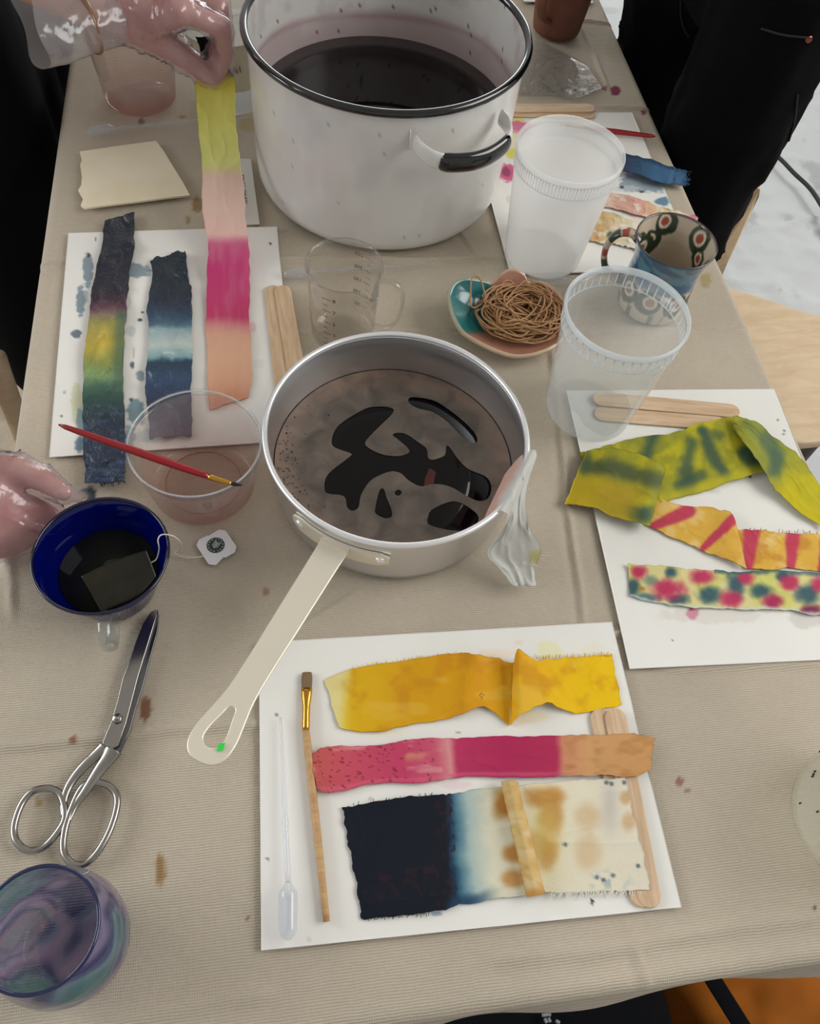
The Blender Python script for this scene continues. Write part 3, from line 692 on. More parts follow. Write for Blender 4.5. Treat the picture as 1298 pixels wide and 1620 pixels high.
# indigo and cream sample
ic = [(542, 1277, .003, 573, 1455, .003), (570, 1272, .003, 592, 1452, .003), (640, 1262, .004, 655, 1447, .003), (700, 1257, .0045, 706, 1438, .004), (716, 1258, .0035, 728, 1432, .003), (760, 1248, .0035, 778, 1424, .003),
      (800, 1244, .005, 830, 1416, .004), (860, 1240, .005, 880, 1412, .004), (930, 1234, .005, 960, 1410, .004), (990, 1230, .007, 1030, 1407, .006)]
def icol(PX, PY, U, V, k):
    n = fbm(PX / 26, PY / 26, 55, 4)
    e = PX - 14 * V - 0.0 + 12 * (n - .5)
    c = ramp(e, [(540, (14, 20, 34)), (700, (13, 20, 33)), (708, (24, 56, 82)), (718, (76, 120, 140)), (738, (170, 190, 186)), (770, (224, 220, 196)), (860, (232, 224, 198)), (1030, (230, 222, 202))])
    ew = fbm(PX / 9, PY / 9, 57, 3)
    c = mixc(c, (44, 24, 34), 0.75 * sst(.55, .68, ew) * ((np.abs(PX - 700 - 10 * V) < 16) | ((V > .6) & (V < .86) & (np.abs(PX - 635) < 60))))
    c = mixc(c, (26, 62, 92), 0.85 * sst(.86, .98, V + .1 * (n - .5)) * sst(700, 715, PX) * (1 - sst(740, 800, PX)))
    for (x, y, rx, ry, s) in ((800, 1272, 26, 30, .95), (862, 1262, 38, 22, .9), (872, 1290, 26, 34, .8), (850, 1340, 40, 34, .55), (868, 1352, 18, 28, .75), (815, 1350, 22, 18, .8), (812, 1390, 26, 18, .75), (930, 1290, 28, 30, .3), (990, 1262, 12, 14, .5), (930, 1350, 26, 40, .28), (995, 1300, 14, 20, .4)):
        d = np.hypot((PX - x) / rx, (PY - y) / ry) + 0.5 * (n - .5)
        c = mixc(c, (190, 128, 56), s * (1 - sst(.35, 1.15, d)))
    c = mixc(c, (224, 206, 110), 0.5 * np.exp(-((PX - 862) / 26) ** 2 - ((PY - 1320) / 60) ** 2))
    c = mixc(c, (190, 180, 178), 0.6 * np.exp(-((PX - 965) / 14) ** 2 - ((PY - 1275) / 40) ** 2))
    c = mixc(c, (150, 172, 178), 0.75 * sst(.45, .7, ew) * np.exp(-((PX - 965) / 32) ** 2 - ((PY - 1394) / 14) ** 2))
    for (x, y) in ((960, 1238), (988, 1238), (968, 1240), (1010, 1370), (945, 1388), (955, 1392), (970, 1385), (828, 1345), (895, 1336)):
        c = mixc(c, (70, 90, 104), 0.8 * (1 - sst(2, 5, np.hypot(PX - x, PY - y))))
    return c
rc = [(792, 1236, .005, 834, 1419, .004), (797, 1235, .013, 840, 1418, .011), (806, 1234, .0165, 849, 1416, .0145), (815, 1235, .013, 858, 1415, .011), (820, 1238, .005, 863, 1413, .004)]
def icol2(PX, PY, U, V, k):
    if k == 0: return icol(PX, PY, U, V, k)
    n = fbm(PX / 14, PY / 14, 66, 4)
    c = np.ones(PX.shape + (3,)) * np.array((214, 184, 122.0)); c = mixc(c, (196, 152, 86), .8 * sst(.3, .85, n)); c = mixc(c, (222, 204, 166), 0.6 * sst(.5, .75, fbm(PX / 30, PY / 10, 67, 3)))
    return mixc(c, (190, 130, 60), .8 * sst(.9, 1, V))
o = sample('indigo_cream_cloth', [patch(ic, 190, 90, (0.0013, 7, 5), 1.8, 3, 4), patch(rc, 24, 70, (0.0008, 3, 8), .4, 2, 5)], icol2, M['damp'], 'cloth half dark indigo and half cream with a rolled tan fold', SG)
threads(o, [(868, 1414, 1030, 1408, 0, 1, .004)], 90, 8, tm('cream thread', (232, 228, 216)), 4)
threads(o, [(560, 1274, 690, 1258, 0, -1, .004), (575, 1453, 680, 1446, 0, 1, .003)], 26, 5, tm('indigo thread', (16, 22, 34)), 5, 'frayed_threads')
# green tie-dyed strip on the right card
g1 = [(918, 716, .006, 950, 805, .004), (960, 704, .008, 1000, 800, .004), (1000, 693, .008, 1035, 797, .004), (1060, 685, .008, 1070, 789, .004), (1110, 668, .012, 1120, 776, .004), (1160, 659, .014, 1165, 758, .006), (1192, 668, .014, 1222, 740, .006)]
g2 = [(1164, 659, .02, 1160, 676, .016), (1192, 664, .022, 1180, 702, .02), (1222, 688, .018, 1205, 735, .017), (1262, 718, .014, 1226, 772, .012), (1286, 748, .010, 1252, 796, .008), (1312, 788, .006, 1305, 836, .005)]
g3 = [(928, 713, .010, 895, 796, .004), (968, 709, .016, 935, 802, .008), (1012, 718, .018, 985, 822, .011), (1040, 730, .019, 1016, 829, .014), (1054, 740, .014, 1030, 831, .010)]
def gcol(PX, PY, U, V, k):
    n = fbm(PX / 22, PY / 22, 75 + k, 4)
    c = np.ones(PX.shape + (3,)) * np.array((164, 160, 44.0)); c = mixc(c, (196, 186, 36), sst(.42, .66, n)); c = mixc(c, (130, 136, 56), 0.7 * sst(.5, .7, fbm(PX / 46, PY / 46, 79, 3)))
    def stripe(pts, w, s=0.85, cc=(62, 88, 74)):
        nonlocal c
        d = np.full(PX.shape, 1e9)
        for (a, b), (e, f) in zip(pts[:-1], pts[1:]):
            L2 = (e - a) ** 2 + (f - b) ** 2; q = np.clip(((PX - a) * (e - a) + (PY - b) * (f - b)) / L2, 0, 1)
            d = np.minimum(d, np.hypot(PX - a - q * (e - a), PY - b - q * (f - b)))
        c = mixc(c, cc, s * (1 - sst(.2, 1.7, d / w + .9 * (n - .5))))
    if k == 0:
        stripe([(1035, 690), (1022, 722)], 10); stripe([(1095, 700), (1085, 745), (1090, 790)], 12, .8); stripe([(1112, 682), (1125, 715), (1150, 755)], 9); stripe([(1075, 770), (1110, 752)], 8, .7)
        stripe([(1180, 715), (1200, 735)], 12, .8, (50, 82, 76)); stripe([(1110, 680), (1140, 690)], 7, .6)
        c = mixc(c, (206, 194, 40), 0.7 * sst(.78, .95, V))
    if k == 1:
        c = mixc(c, (150, 156, 66), .6 * (1 - sst(0.5, .9, U))); stripe([(1215, 695), (1230, 722), (1228, 745)], 11, .8, (70, 100, 92)); stripe([(1185, 672), (1215, 700)], 10, .6, (110, 128, 80))
        c = mixc(c, (206, 190, 24), sst(.5, .75, U) * (.9 * V + .3).clip(0, 1))
    if k == 2:
        stripe([(930, 738), (975, 742), (1040, 760)], 12, .85, (78, 92, 64)); stripe([(970, 808), (1020, 812)], 13, .9, (66, 92, 80)); stripe([(930, 715), (925, 745)], 8, .4)
        c = mixc(c, (206, 174, 34), .8 * sst(.35, .65, V) * (1 - sst(.45, .75, U))); c = mixc(c, (172, 140, 50), .4 * np.exp(-((PX - 985) / 40) ** 2 - ((PY - 785) / 14) ** 2))
    return c
o = sample('green_strip', [patch(g1, 110, 46, (0.0016, 7, 4), 1.5, 2, 6), patch(g2, 70, 34, (0.0016, 5, 4), 1.6, 2, 7), patch(g3, 60, 46, (0.001, 4, 4), 1.3, 2.5, 8)], gcol, M['cloth'], 'folded yellow-green strip with teal bands on the right card', SG)
# yellow strip with pink bars
k1 = [(1036, 785, .004, 1024, 828, .004), (1080, 799, .005, 1062, 848, .004), (1130, 804, .007, 1108, 869, .004), (1158, 812, .011, 1150, 884, .007), (1168, 838, .008, 1182, 899, .006)]
k2 = [(1163, 838, .0045, 1180, 899, .004), (1200, 838, .005, 1215, 901, .004), (1240, 842, .005, 1255, 899, .004), (1312, 845, .005, 1312, 905, .004)]
def kcol(PX, PY, U, V, k):
    n = fbm(PX / 20, PY / 20, 85, 4)
    c = np.ones(PX.shape + (3,)) * np.array((228, 180, 72.0)); c = mixc(c, (236, 200, 120), sst(.45, .7, n)); c = mixc(c, (206, 140, 50), .7 * sst(.5, .7, fbm(PX / 30, PY / 18, 89, 3)) * (0.3 + 0.7 * (k == 1)))
    bars = [((1090, 808), (1035, 832), 11), ((1160, 822), (1112, 868), 8)] if k == 0 else [((1190, 838), (1184, 896), 13), ((1255, 842), (1252, 896), 11), ((1310, 845), (1300, 900), 9)]
    for (a, b), (e, f), w in bars:
        L2 = (e - a) ** 2 + (f - b) ** 2; q = np.clip(((PX - a) * (e - a) + (PY - b) * (f - b)) / L2, 0, 1)
        d = np.hypot(PX - a - q * (e - a), PY - b - q * (f - b)) / (w * (1.15 - .5 * q))
        c = mixc(c, (200, 62, 92), .95 * (1 - sst(.65, 1.25, d + .4 * (n - .5))))
    return c
o = sample('barred_strip', [patch(k1, 70, 34, (0.001, 4, 3), 1.2, 1.5, 9), patch(k2, 64, 30, (0.0014, 6, 3), 1.3, 1.5, 10)], kcol, M['cloth'], 'orange-yellow strip with pink bars between the green and dotted strips', SG)
threads(o, [(1180, 839, 1298, 844, 0, -1, .004)], 30, 4, tm('rust thread', (120, 70, 40)), 6)
# dotted strip
d1 = [(994, 892, .0035, 998, 944, .0035), (1060, 897, .005, 1060, 957, .004), (1110, 900, .005, 1120, 962, .004), (1160, 904, .005, 1180, 963, .004), (1220, 903, .005, 1240, 965, .004), (1312, 909, .005, 1312, 975, .004)]
def dcol(PX, PY, U, V, k):
    n = fbm(PX / 12, PY / 12, 95, 4)
    c = np.ones(PX.shape + (3,)) * np.array((226, 214, 150.0)); c = mixc(c, (216, 214, 120), sst(.4, .65, fbm(PX / 40, PY / 30, 96, 3)))
    B = (58, 92, 104); Pk = (194, 52, 96)
    for x, y, rx, ry, cc in ((1063, 905, 11, 10, B), (1000, 930, 14, 18, B), (1075, 948, 18, 9, B), (1122, 940, 20, 16, B), (1165, 925, 16, 22, B), (1172, 900, 8, 6, B), (1205, 935, 20, 12, B), (1238, 912, 12, 8, B), (1278, 940, 22, 18, B), (1030, 918, 14, 10, (130, 150, 130)), (1020, 946, 26, 8, (90, 120, 132)),
                             (1011, 906, 15, 12, Pk), (1058, 932, 28, 17, Pk), (1111, 913, 20, 15, Pk), (1157, 947, 18, 15, Pk), (1180, 914, 15, 12, Pk), (1222, 952, 18, 14, (170, 40, 90)), (1250, 922, 17, 13, Pk), (1296, 925, 12, 14, Pk), (1282, 965, 18, 9, (120, 40, 80)), (1015, 931, 6, 4, (176, 130, 70))):
        d = np.hypot((PX - x) / rx, (PY - y) / ry) + .6 * (n - .5)
        c = mixc(c, cc, .95 * (1 - sst(.35, 1.35, d)))
    c = mixc(c, (208, 220, 216), .7 * sst(.9, .99, V + .12 * (n - .5)))
    return mixc(c, (44, 84, 104), .7 * (1 - sst(.02, .12, V + .1 * (n - .5))) * (PX > 1130))
sample('dotted_strip', [patch(d1, 150, 34, (0.0014, 10, 3), 1.5, 2, 11)], dcol, M['damp'], 'multicoloured strip with pink and teal dots at the front of the right card', SG)
# long dark strip at left
a1 = [(166, 349, .003, 213, 335, .003), (158, 395, .006, 211, 388, .004), (147, 450, .006, 205, 440, .004), (141, 500, .006, 200, 490, .004), (134, 560, .006, 196, 535, .004), (132, 620, .006, 195, 600, .004), (132, 680, .006, 198, 660, .004), (134, 730, .007, 199, 720, .005), (135, 764, .006, 198, 762, .005)]
def a1c(PX, PY, U, V, k):
    n = fbm(PX / 18, PY / 18, 105, 4); y = PY + 16 * (n - .5)
    c = ramp(y, [(335, (14, 30, 46)), (440, (18, 24, 40)), (470, (44, 28, 44)), (488, (96, 54, 70)), (500, (128, 116, 96)), (515, (160, 150, 74)), (545, (186, 164, 54)), (575, (132, 146, 74)), (598, (128, 158, 104)), (612, (60, 98, 76)), (640, (26, 62, 58)), (665, (20, 40, 58)), (700, (24, 38, 62)), (765, (30, 54, 84))])
    c = mixc(c, (70, 100, 80), .7 * sst(.6, .9, V) * (PY > 490) * (PY < 620))
    c = mixc(c, (232, 206, 90), .5 * np.exp(-((V - .45) / .12) ** 2) * sst(505, 530, PY) * (1 - sst(555, 575, PY)))
    return mixc(c, (80, 104, 140), .5 * sst(.6, .75, fbm(PX / 12, PY / 6, 109, 3)) * (PY > 640))
o = sample('dark_strip', [patch(a1, 200, 34, (0.0034, 18, 3), 1.3, 2.5, 12, .001)], a1c, M['wet'], 'longest wet strip, navy with a yellow-green middle, on the left card', SG)
threads(o, [(150, 764, 198, 763, 0, 1, .005)], 22, 6, tm('navy thread', (24, 34, 48)), 8)
# short indigo strip
a2 = [(237, 412, .004, 293, 395, .005), (240, 440, .005, 300, 440, .005), (233, 488, .006, 304, 472, .005), (237, 530, .006, 304, 530, .005), (232, 575, .006, 305, 570, .005), (232, 620, .006, 302, 620, .005), (234, 655, .006, 304, 650, .005), (237, 694, .004, 304, 688, .004)]
def a2c(PX, PY, U, V, k):
    n = fbm(PX / 16, PY / 16, 115, 4); y = PY + 12 * (n - .5)
    c = ramp(y, [(395, (8, 30, 42)), (440, (14, 34, 46)), (475, (24, 36, 54)), (500, (40, 66, 92)), (514, (70, 104, 120)), (520, (138, 166, 172)), (545, (190, 202, 196)), (564, (130, 166, 172)), (571, (22, 54, 76)), (600, (44, 70, 104)), (640, (30, 44, 72)), (690, (56, 58, 86))])
    c = mixc(c, (12, 34, 46), .7 * (PY < 470) * sst(.5, .8, V)); return mixc(c, (216, 218, 206), .6 * sst(.55, .75, fbm(PX / 22, PY / 14, 119, 3)) * (PY > 522) * (PY < 560))
o = sample('indigo_strip', [patch(a2, 150, 38, (0.0032, 12, 4), 1.5, 5, 13, .001)], a2c, M['wet'], 'short wet indigo strip with a pale blue band on the left card', SG)
# strip held by the gloved hand
a3 = [(312, 58, .126, 352, 60, .128), (318, 84, .120, 356, 86, .120), (316, 106, .113, 360, 108, .113), (309, 128, .104, 370, 126, .104), (311, 190, .086, 373, 184, .086), (318, 250, .066, 380, 242, .066), (319, 300, .046, 385, 292, .046), (323, 345, .030, 388, 340, .030), (328, 390, .017, 394, 388, .017), (327, 440, .008, 396, 438, .008), (326, 500, .004, 394, 500, .004), (327, 560, .004, 396, 550, .004), (330, 610, .004, 397, 600, .004), (333, 648, .0035, 392, 628, .0035)]
def a3c(PX, PY, U, V, k):
    n = fbm(PX / 30, PY / 30, 125, 4); y = PY + 8 * (n - .5)
    c = ramp(y, [(66, (20, 24, 36)), (112, (24, 28, 38)), (124, (226, 212, 84)), (150, (238, 230, 118)), (210, (242, 240, 140)), (255, (244, 244, 156)), (268, (244, 234, 172)), (280, (248, 220, 204)), (330, (250, 220, 204)), (372, (250, 214, 202)), (386, (222, 104, 150)), (420, (214, 70, 132)), (470, (214, 74, 128)), (500, (212, 72, 120)), (515, (228, 150, 150)), (530, (234, 184, 158)), (570, (238, 190, 156)), (605, (234, 182, 150)), (625, (228, 164, 130)), (648, (222, 156, 124))])
    return mixc(c, (240, 206, 190), .18 * sst(.45, .8, fbm(PX / 12, PY / 50, 129, 3)) * (PY > 270))
sample('held_strip', [patch(a3, 220, 34, (0.0011, 18, 3), 1.6, 2.0, 14)], a3c, vmat('thin dyed cotton', 0.75, 0.3, (900, 0.35, 0.0006), transl=0.25), 'long yellow, peach and hot pink strip lifted by the gloved hand', SG)
# strips on the far card
b1 = [(986, 242, .012, 980, 268, .010), (1030, 252, .012, 1022, 280, .010), (1062, 262, .012, 1052, 290, .010), (1072, 266, .008, 1066, 290, .006), (1088, 271, .005, 1084, 294, .005)]
def b1c(PX, PY, U, V, k):
    n = fbm(PX / 10, PY / 10, 135, 4); c = ramp(PX, [(980, (58, 54, 84)), (1005, (52, 78, 104)), (1040, (66, 104, 140)), (1090, (60, 96, 130))]); return mixc(c, (30, 60, 84), .7 * (1 - sst(.1, .3, V + .3 * (n - .5))))
o = sample('blue_strip', [patch(b1, 70, 24, (0.002, 8, 3), 1.2, 2, 15)], b1c, M['damp'], 'blue strip curling over the far table edge beside the frosted tub', SG)
threads(o, [(1085, 270, 1085, 293, 1, 0, .006)], 18, 8, tm('blue thread', (66, 100, 132)), 9)
b2 = [(955, 303, .003, 950, 325, .003), (1000, 310, .005, 990, 334, .004), (1040, 324, .005, 1030, 346, .004), (1075, 334, .005, 1066, 356, .004), (1106, 343, .004, 1098, 364, .004)]
def b2c(PX, PY, U, V, k):
    n = fbm(PX / 12, PY / 9, 145, 4); c = ramp(PX, [(950, (226, 214, 190)), (975, (226, 180, 160)), (1010, (228, 170, 158)), (1050, (230, 204, 150)), (1080, (228, 216, 190)), (1095, (222, 150, 170)), (1108, (214, 110, 150))]); return mixc(c, (236, 226, 208), .8 * sst(.45, .65, n))
sample('peach_strip', [patch(b2, 90, 22, (0.0022, 9, 4), 1.4, 2, 16)], b2c, M['cloth'], 'rumpled peach and cream strip on the far card behind the painted mug', SG)
b3 = [(936, 334, .003, 930, 380, .003), (965, 336, .005, 955, 384, .004), (1000, 348, .005, 990, 390, .004), (1030, 356, .005, 1020, 398, .004)]
def b3c(PX, PY, U, V, k):
    n = fbm(PX / 12, PY / 9, 155, 4); c = ramp(PX, [(930, (206, 160, 106)), (955, (212, 176, 124)), (985, (232, 220, 196)), (1030, (234, 228, 214))]); c = mixc(c, (238, 232, 216), .8 * sst(.45, .65, n)); c = mixc(c, (226, 206, 130), .4 * sst(.6, .7, fbm(PX / 18, PY / 6, 158, 2))); return mixc(c, (60, 90, 70), .8 * (1 - sst(3, 8, np.hypot(PX - 966, PY - 372))))
sample('cream_strip', [patch(b3, 64, 30, (0.0022, 7, 5), 1.5, 2, 17)], b3c, M['cloth'], 'crumpled cream strip with tan and orange stains by the painted mug handle', SG)

# ------------------------------------------------------------------ craft sticks, brushes, pipettes
def stick(p0, p1, h, width, label, h1=None):
    A = at(*p0, h); B = at(*p1, h if h1 is None else h1); d = B - A; L = np.linalg.norm(d); d /= L; n = np.cross((0, 0, 1.0), d); n /= np.linalg.norm(n)
    r = width / 2; loop = []
    for c0, s in ((A + d * r, 1), (B - d * r, -1)):
        for k in range(13):
            a = math.pi / 2 + math.pi * k / 12
            loop.append(c0 + s * (d * math.cos(a) * r + n * math.sin(a) * r))
    loop = np.array(loop); m = len(loop)
    ins = loop + (np.mean(loop, 0) - loop) * 0.0
    th = 0.0019
    cen = (A + B) / 2
    sh = lambda P, q: cen + (P - cen) * 1.0 - 0 * q
    inner = np.array([p - (p - (cen + d * np.clip((p - cen) @ d, -(L / 2 - r), L / 2 - r))) * 0.06 for p in loop])
    up = np.cross(d, n); up = up if up[2] > 0 else -up
    V = np.concatenate([inner, loop + up * .0004, loop + up * (th - .0004), inner + up * th])
    q = lambda a, b: [(a * m + k, a * m + (k + 1) % m, b * m + (k + 1) % m, b * m + k) for k in range(m)]
    F = [tuple(range(m))[::-1]] + q(0, 1) + q(1, 2) + q(2, 3) + [tuple(3 * m + k for k in range(m))]
    # local x runs along the stick so the grain follows it
    o = mk('craft_stick', V, F, M['stick'], None, smooth=False, label=label, category='craft stick', group='wooden craft sticks')
    ang = math.atan2(d[1], d[0]); me = o.data; me.transform(Matrix.Rotation(-ang, 4, 'Z')); o.rotation_euler = (0, 0, ang)
    return fixn(o)
stick((947, 1122), (1019, 1436), .0024, .0178, 'craft stick with its top end left of its twin under the pink strip, nearest card')
stick((971, 1121), (1030, 1437), .0045, .0178, 'craft stick lying on its twin, ends right of it, under the cream cloth', h1=.0028)
stick((938, 631), (1170, 652), .0046, .0178, 'upper darker craft stick behind the green strip on the right card', h1=.0032)
stick((940, 655), (1150, 672), .0024, .0178, 'lower pale craft stick touching the green strip on the right card')
stick((431, 453), (452, 640), .0026, .0178, 'left craft stick of the pair at the right edge of the left card')
stick((446, 453), (478, 640), .0046, .0178, 'right craft stick of the pair between left card and saucepan')
stick((770, 172), (941, 172), .0045, .0178, 'topmost far craft stick beside the enamel pot and plastic bag')
stick((770, 178), (942, 182), .0024, .0178, 'far craft stick below its twin, beside the frosted tub')
def along(p0, p1, hs, n=2):
    A = at(*p0, hs[0]); B = at(*p1, hs[1]); return lambda s: A + (B - A) * s
# flat brush with wooden handle
b = thing('flat_brush', at(500, 1260, .0025), 'flat paintbrush with raw wood handle and gold ferrule on the nearest card', 'paintbrush')
P = along((484, 1152), (517, 1458), (.0052, .0052)); s = np.linspace(0, 1, 14)
mtube('handle', [P(q) for q in s], np.interp(s, [0, .1, .5, 1], [.0026, .0032, .003, .0024]), M['brushwood'], b)
P = along((485.5, 1089), (484, 1156), (.0045, .0052)); s = np.linspace(0, 1, 12)
V, F = tube([P(q) for q in s], np.interp(s, [0, .15, .4, .8, .82, .86, .9, 1], [.0044, .0042, .0031, .0029, .0032, .0028, .0031, .0028]), 14)
A0, A1 = P(0), P(1); dd = (A1 - A0) / np.linalg.norm(A1 - A0)
fl = np.clip(1 - ((V - A0) @ dd) / (.55 * np.linalg.norm(A1 - A0)), 0, 1)
V[:, 2] = np.where(fl > 0, (V[:, 2] - (A0[2])) * (1 - .6 * fl) + A0[2], V[:, 2])
fixn(mk('ferrule', V, F, M['gold'], b))
P = along((486, 1064), (485.5, 1092), (.0042, .0045)); s = np.linspace(0, 1, 6)
V, F = tube([P(q) for q in s], [.0038, .0043, .0044, .0043, .0042, .0040], 12, flat=(1, .36)); fixn(mk('bristles', V, F, M['bristle'], b))
def redbrush(pa, pb, pc, pd, h, label, hidden=False):
    b = thing('red_brush', at(*pb, h[1]), label, 'paintbrush')
    P = along(pa, pb, (h[0], h[1])); s = np.linspace(0, 1, 24)
    mtube('handle', [P(q) for q in s], np.interp(s, [0, .02, .15, .6, .85, 1], [.0008, .0020, .0028, .0036, .0033, .0024]), M['red'], b)
    P = along(pb, pc, (h[1], h[2])); s = np.linspace(0, 1, 10)
    mtube('ferrule', [P(q) for q in s], np.interp(s, [0, .2, .25, .3, 1], [.0025, .0025, .0028, .0024, .0016]), M['gold'], b)
    P = along(pc, pd, (h[2], h[3])); s = np.linspace(0, 1, 6)
    mtube('bristles', [P(q) for q in s], [.0015, .0018, .0017, .0013, .0008, .0003], M['darkbristle'], b)
redbrush((93, 672), (330, 754), (366, 765), (384, 768), (.0705, .0705, .0705, .0705), 'slim red-handled paintbrush balanced across the clear round tub')
redbrush((1037, 216), (930, 203), (905, 200), (893, 198), (.006, .010, .011, .011), 'red-handled paintbrush on the far card behind the frosted tub')
def pipette(pts, hs, rad, label, mat='pip'):
    """pts = px of: bulb end, bulb neck, stem end"""
    A, B, C = at(*pts[0], hs), at(*pts[1], hs), at(*pts[2], hs - rad[0] + .0035)
    p = thing('pipette', at(*pts[1], .002), label, 'pipette')
    s = np.linspace(0, 1, 18); Lb = np.linalg.norm(B - A)
    mtube('bulb', [A + (B - A) * q for q in s], rad[0] * np.interp(s, [0, .04, .1, .2, .78, .85, .92, 1], [.3, .62, .85, .95, 1, .9, .5, .34]), M[mat], p, n=16)
    s = np.linspace(0, 1, 22)
    rr = rad[1] * np.interp(s, [0, .3, .31, .33, .34, 1], [1, .95, 1.25, 1.25, .9, .5])
    mtube('stem', [B + (C - B) * q for q in s], rr, M[mat], p, n=10)
pipette(((456, 1487), (456, 1395), (444, 1135)), .0085, (.0066, .0022), 'clear plastic pipette lying along the left side of the nearest card')
pipette(((137, 209), (182, 203), (325, 190)), .008, (.0066, .0024), 'clear plastic pipette lying behind the torn cream card')
pipette(((449, 434), (500, 430), (692, 416)), .007, (.006, .0022), 'clear plastic pipette lying behind the measuring beaker')
pipette(((905, 444), (868, 444), (800, 446)), .005, (.004, .0016), 'thin clear pipette between frosted tub and rubber band dish')

# ------------------------------------------------------------------ torn card, label strip
def flatcard(name, pts, h, th, mat, label, cat_='paper'):
    P = pxl(pts, h); return plate(name, [P[:, :2]], h - th / 2, h + th / 2, mat, None, label=label, category=cat_)
cream = pmat('cream card', (240, 230, 204), 0.85, var=(14, (232, 218, 186), 4))
top = [(126, 241), (180, 233), (247, 224), (258, 238), (275, 266), (290, 290), (301, 310)]
bot = [(270, 313), (210, 321), (160, 327), (134, 331), (128, 326), (132, 316), (124, 302), (129, 294), (130, 280), (127, 262), (130, 255)]
o = flatcard('torn_card', top + bot, .0035, .0022, cream, 'torn cream card scrap with a slanted right edge', 'paper scrap')
lab = flatcard('paper_label', [(372, 251), (397, 252), (411, 355), (386, 356)], .0012, .0008, pmat('white label paper', (214, 210, 202), .85), 'narrow white paper label with handwriting beside the enamel pot', 'paper label')
parts = []
for k in range(8):
    y = 276 + k * 6; x = 384 + k * .8; a = 2.4 * (-1) ** k
    parts.append(tube([at(x - 2, y, .0019), at(x + 1.5, y + a * .4, .0019), at(x - 1, y + 3, .0019), at(x + 2.2, y + 3 - a * .3, .0019)], .0003, 4))
V, F = joinvf(parts); mk('handwriting', V, F, M['ink'], lab)

# ------------------------------------------------------------------ enamel stock pot
PC = np.array([.1316, .893])
pot = thing('stock_pot', (*PC, T), 'large white enamel stock pot with black rim and dark red dye', 'pot')
HR = .1775
prof = [(E0, .004), (.128, .004), (.137, .002), (.1425, .006), (.1455, .014), (.1465, .03), (.1472, .08), (.1478, .14), (.1485, HR - .004), (.1492, HR + .001), (.1478, HR + .002), (.1465, HR - .003), (.1462, .14), (.1456, .08), (.145, .03), (.143, .012), (.136, .006), (E0, .006)]
prof = np.array(prof); pr = []
for a, b_ in zip(prof[:-1], prof[1:]):
    k = max(1, int(np.linalg.norm(b_ - a) / .004)); pr += [a + (b_ - a) * j / k for j in range(k)]
pr.append(prof[-1]); pr = np.array(pr)
def potcol(TH, Z, R_):
    c = np.ones(TH.shape + (3,)) * np.array((222, 220, 216.0))
    inner = np.zeros(TH.shape, bool); m = int(np.argmax(pr[:, 1])); inner[m:] = True
    n = fbm(TH * 6, Z * 40, 201, 4)
    st = inner * sst(.165, .10, Z + .012 * (fbm(TH * 2.2, Z * 0, 203, 3) - .5))
    st = inner * (1 - sst(.108, .128, Z + .02 * (fbm(TH * 3, Z * 9, 203, 3) - .5)))
    c = mixc(c, (186, 164, 164), .7 * st); c = mixc(c, (150, 104, 110), .4 * inner * np.exp(-((Z - .116 - .004 * np.sin(TH * 3)) / .004) ** 2))
    c = mixc(c, (188, 172, 172), .4 * inner * sst(.5, .7, n))
    sp = (fbm(TH * 48, Z * 160, 207, 2) > .86) * inner * (Z > .118); c = mixc(c, (70, 60, 60), .8 * sp)
    rd = (fbm(TH * 52, Z * 190, 209, 2) > .9) * inner; c = mixc(c, (150, 20, 50), .9 * rd)
    ex = (~inner) * (fbm(TH * 54, Z * 190, 211, 2) > .9); c = mixc(c, (150, 148, 140), .7 * ex)
    return mixc(c, (206, 200, 196), .4 * (~inner) * sst(.45, .7, fbm(TH * 4, Z * 14, 213, 3)))
def cylc(name, c, prof, mat, parent, n, fn, **t): return cyl(name, c, prof, mat, parent, n, False, fn, **t)
cylc('body', PC, pr, M['enamel'], pot, 320, potcol)
a = np.arange(96) * 2 * math.pi / 96
mtube('rim', [(PC[0] + .1498 * math.cos(q), PC[1] + .1498 * math.sin(q), T + HR) for q in a], .0042, M['black_enamel'], pot, n=14, closed=True)
cyl('dye_liquid', PC, [(E0, .088), (.06, .088), (.12, .088), (.1454, .088), (.1456, .080), (E0, .080)], M['potdye'], pot, 96)
def pothandle(angc, h):
    e = np.array([math.cos(angc), math.sin(angc), 0]); f = np.array([-e[1], e[0], 0]); c = np.array([*PC, T + h])
    pts = [(.145, -.052, .001), (.158, -.0515, .0), (.171, -.046, -.002), (.180, -.034, -.004), (.186, -.016, -.005), (.1875, 0, -.0055), (.186, .016, -.005), (.180, .034, -.004), (.171, .046, -.002), (.158, .0515, 0), (.145, .052, .001)]
    P = cat(np.array([c + e * p[0] + f * p[1] + np.array([0, 0, p[2]]) for p in pts]), 61)
    w = pmat('white enamel handle', (222, 220, 216), .2, coat=.4)
    for sl in (slice(0, 17), slice(44, 61)):
        mtube('bracket', P[sl], .0075, w, hd, n=14, flat=(.38, 1.25), up=(0, 0, 1))
    return mtube('grip', P[15:46], np.interp(np.arange(31), [0, 1, 3, 27, 29, 30], [.006, .0082, .009, .009, .0082, .006]), M['black_enamel'], hd, n=16, flat=(.62, 1.15), up=(0, 0, 1))
pa = at(752, 236, .148)[:2] - PC; ang = math.atan2(pa[1], pa[0])
for q in (ang, ang + math.pi):
    hd = mk('handle', *[(lambda V, F: (V, F))(*tube([(PC[0] + .147 * math.cos(q + d), PC[1] + .147 * math.sin(q + d), T + .149) for d in (-.37, -.36)], .009, 10, flat=(.4, 1.3)))][0], pmat('white enamel root', (222, 220, 216), .2, coat=.4), pot)
    pothandle(q, .149)

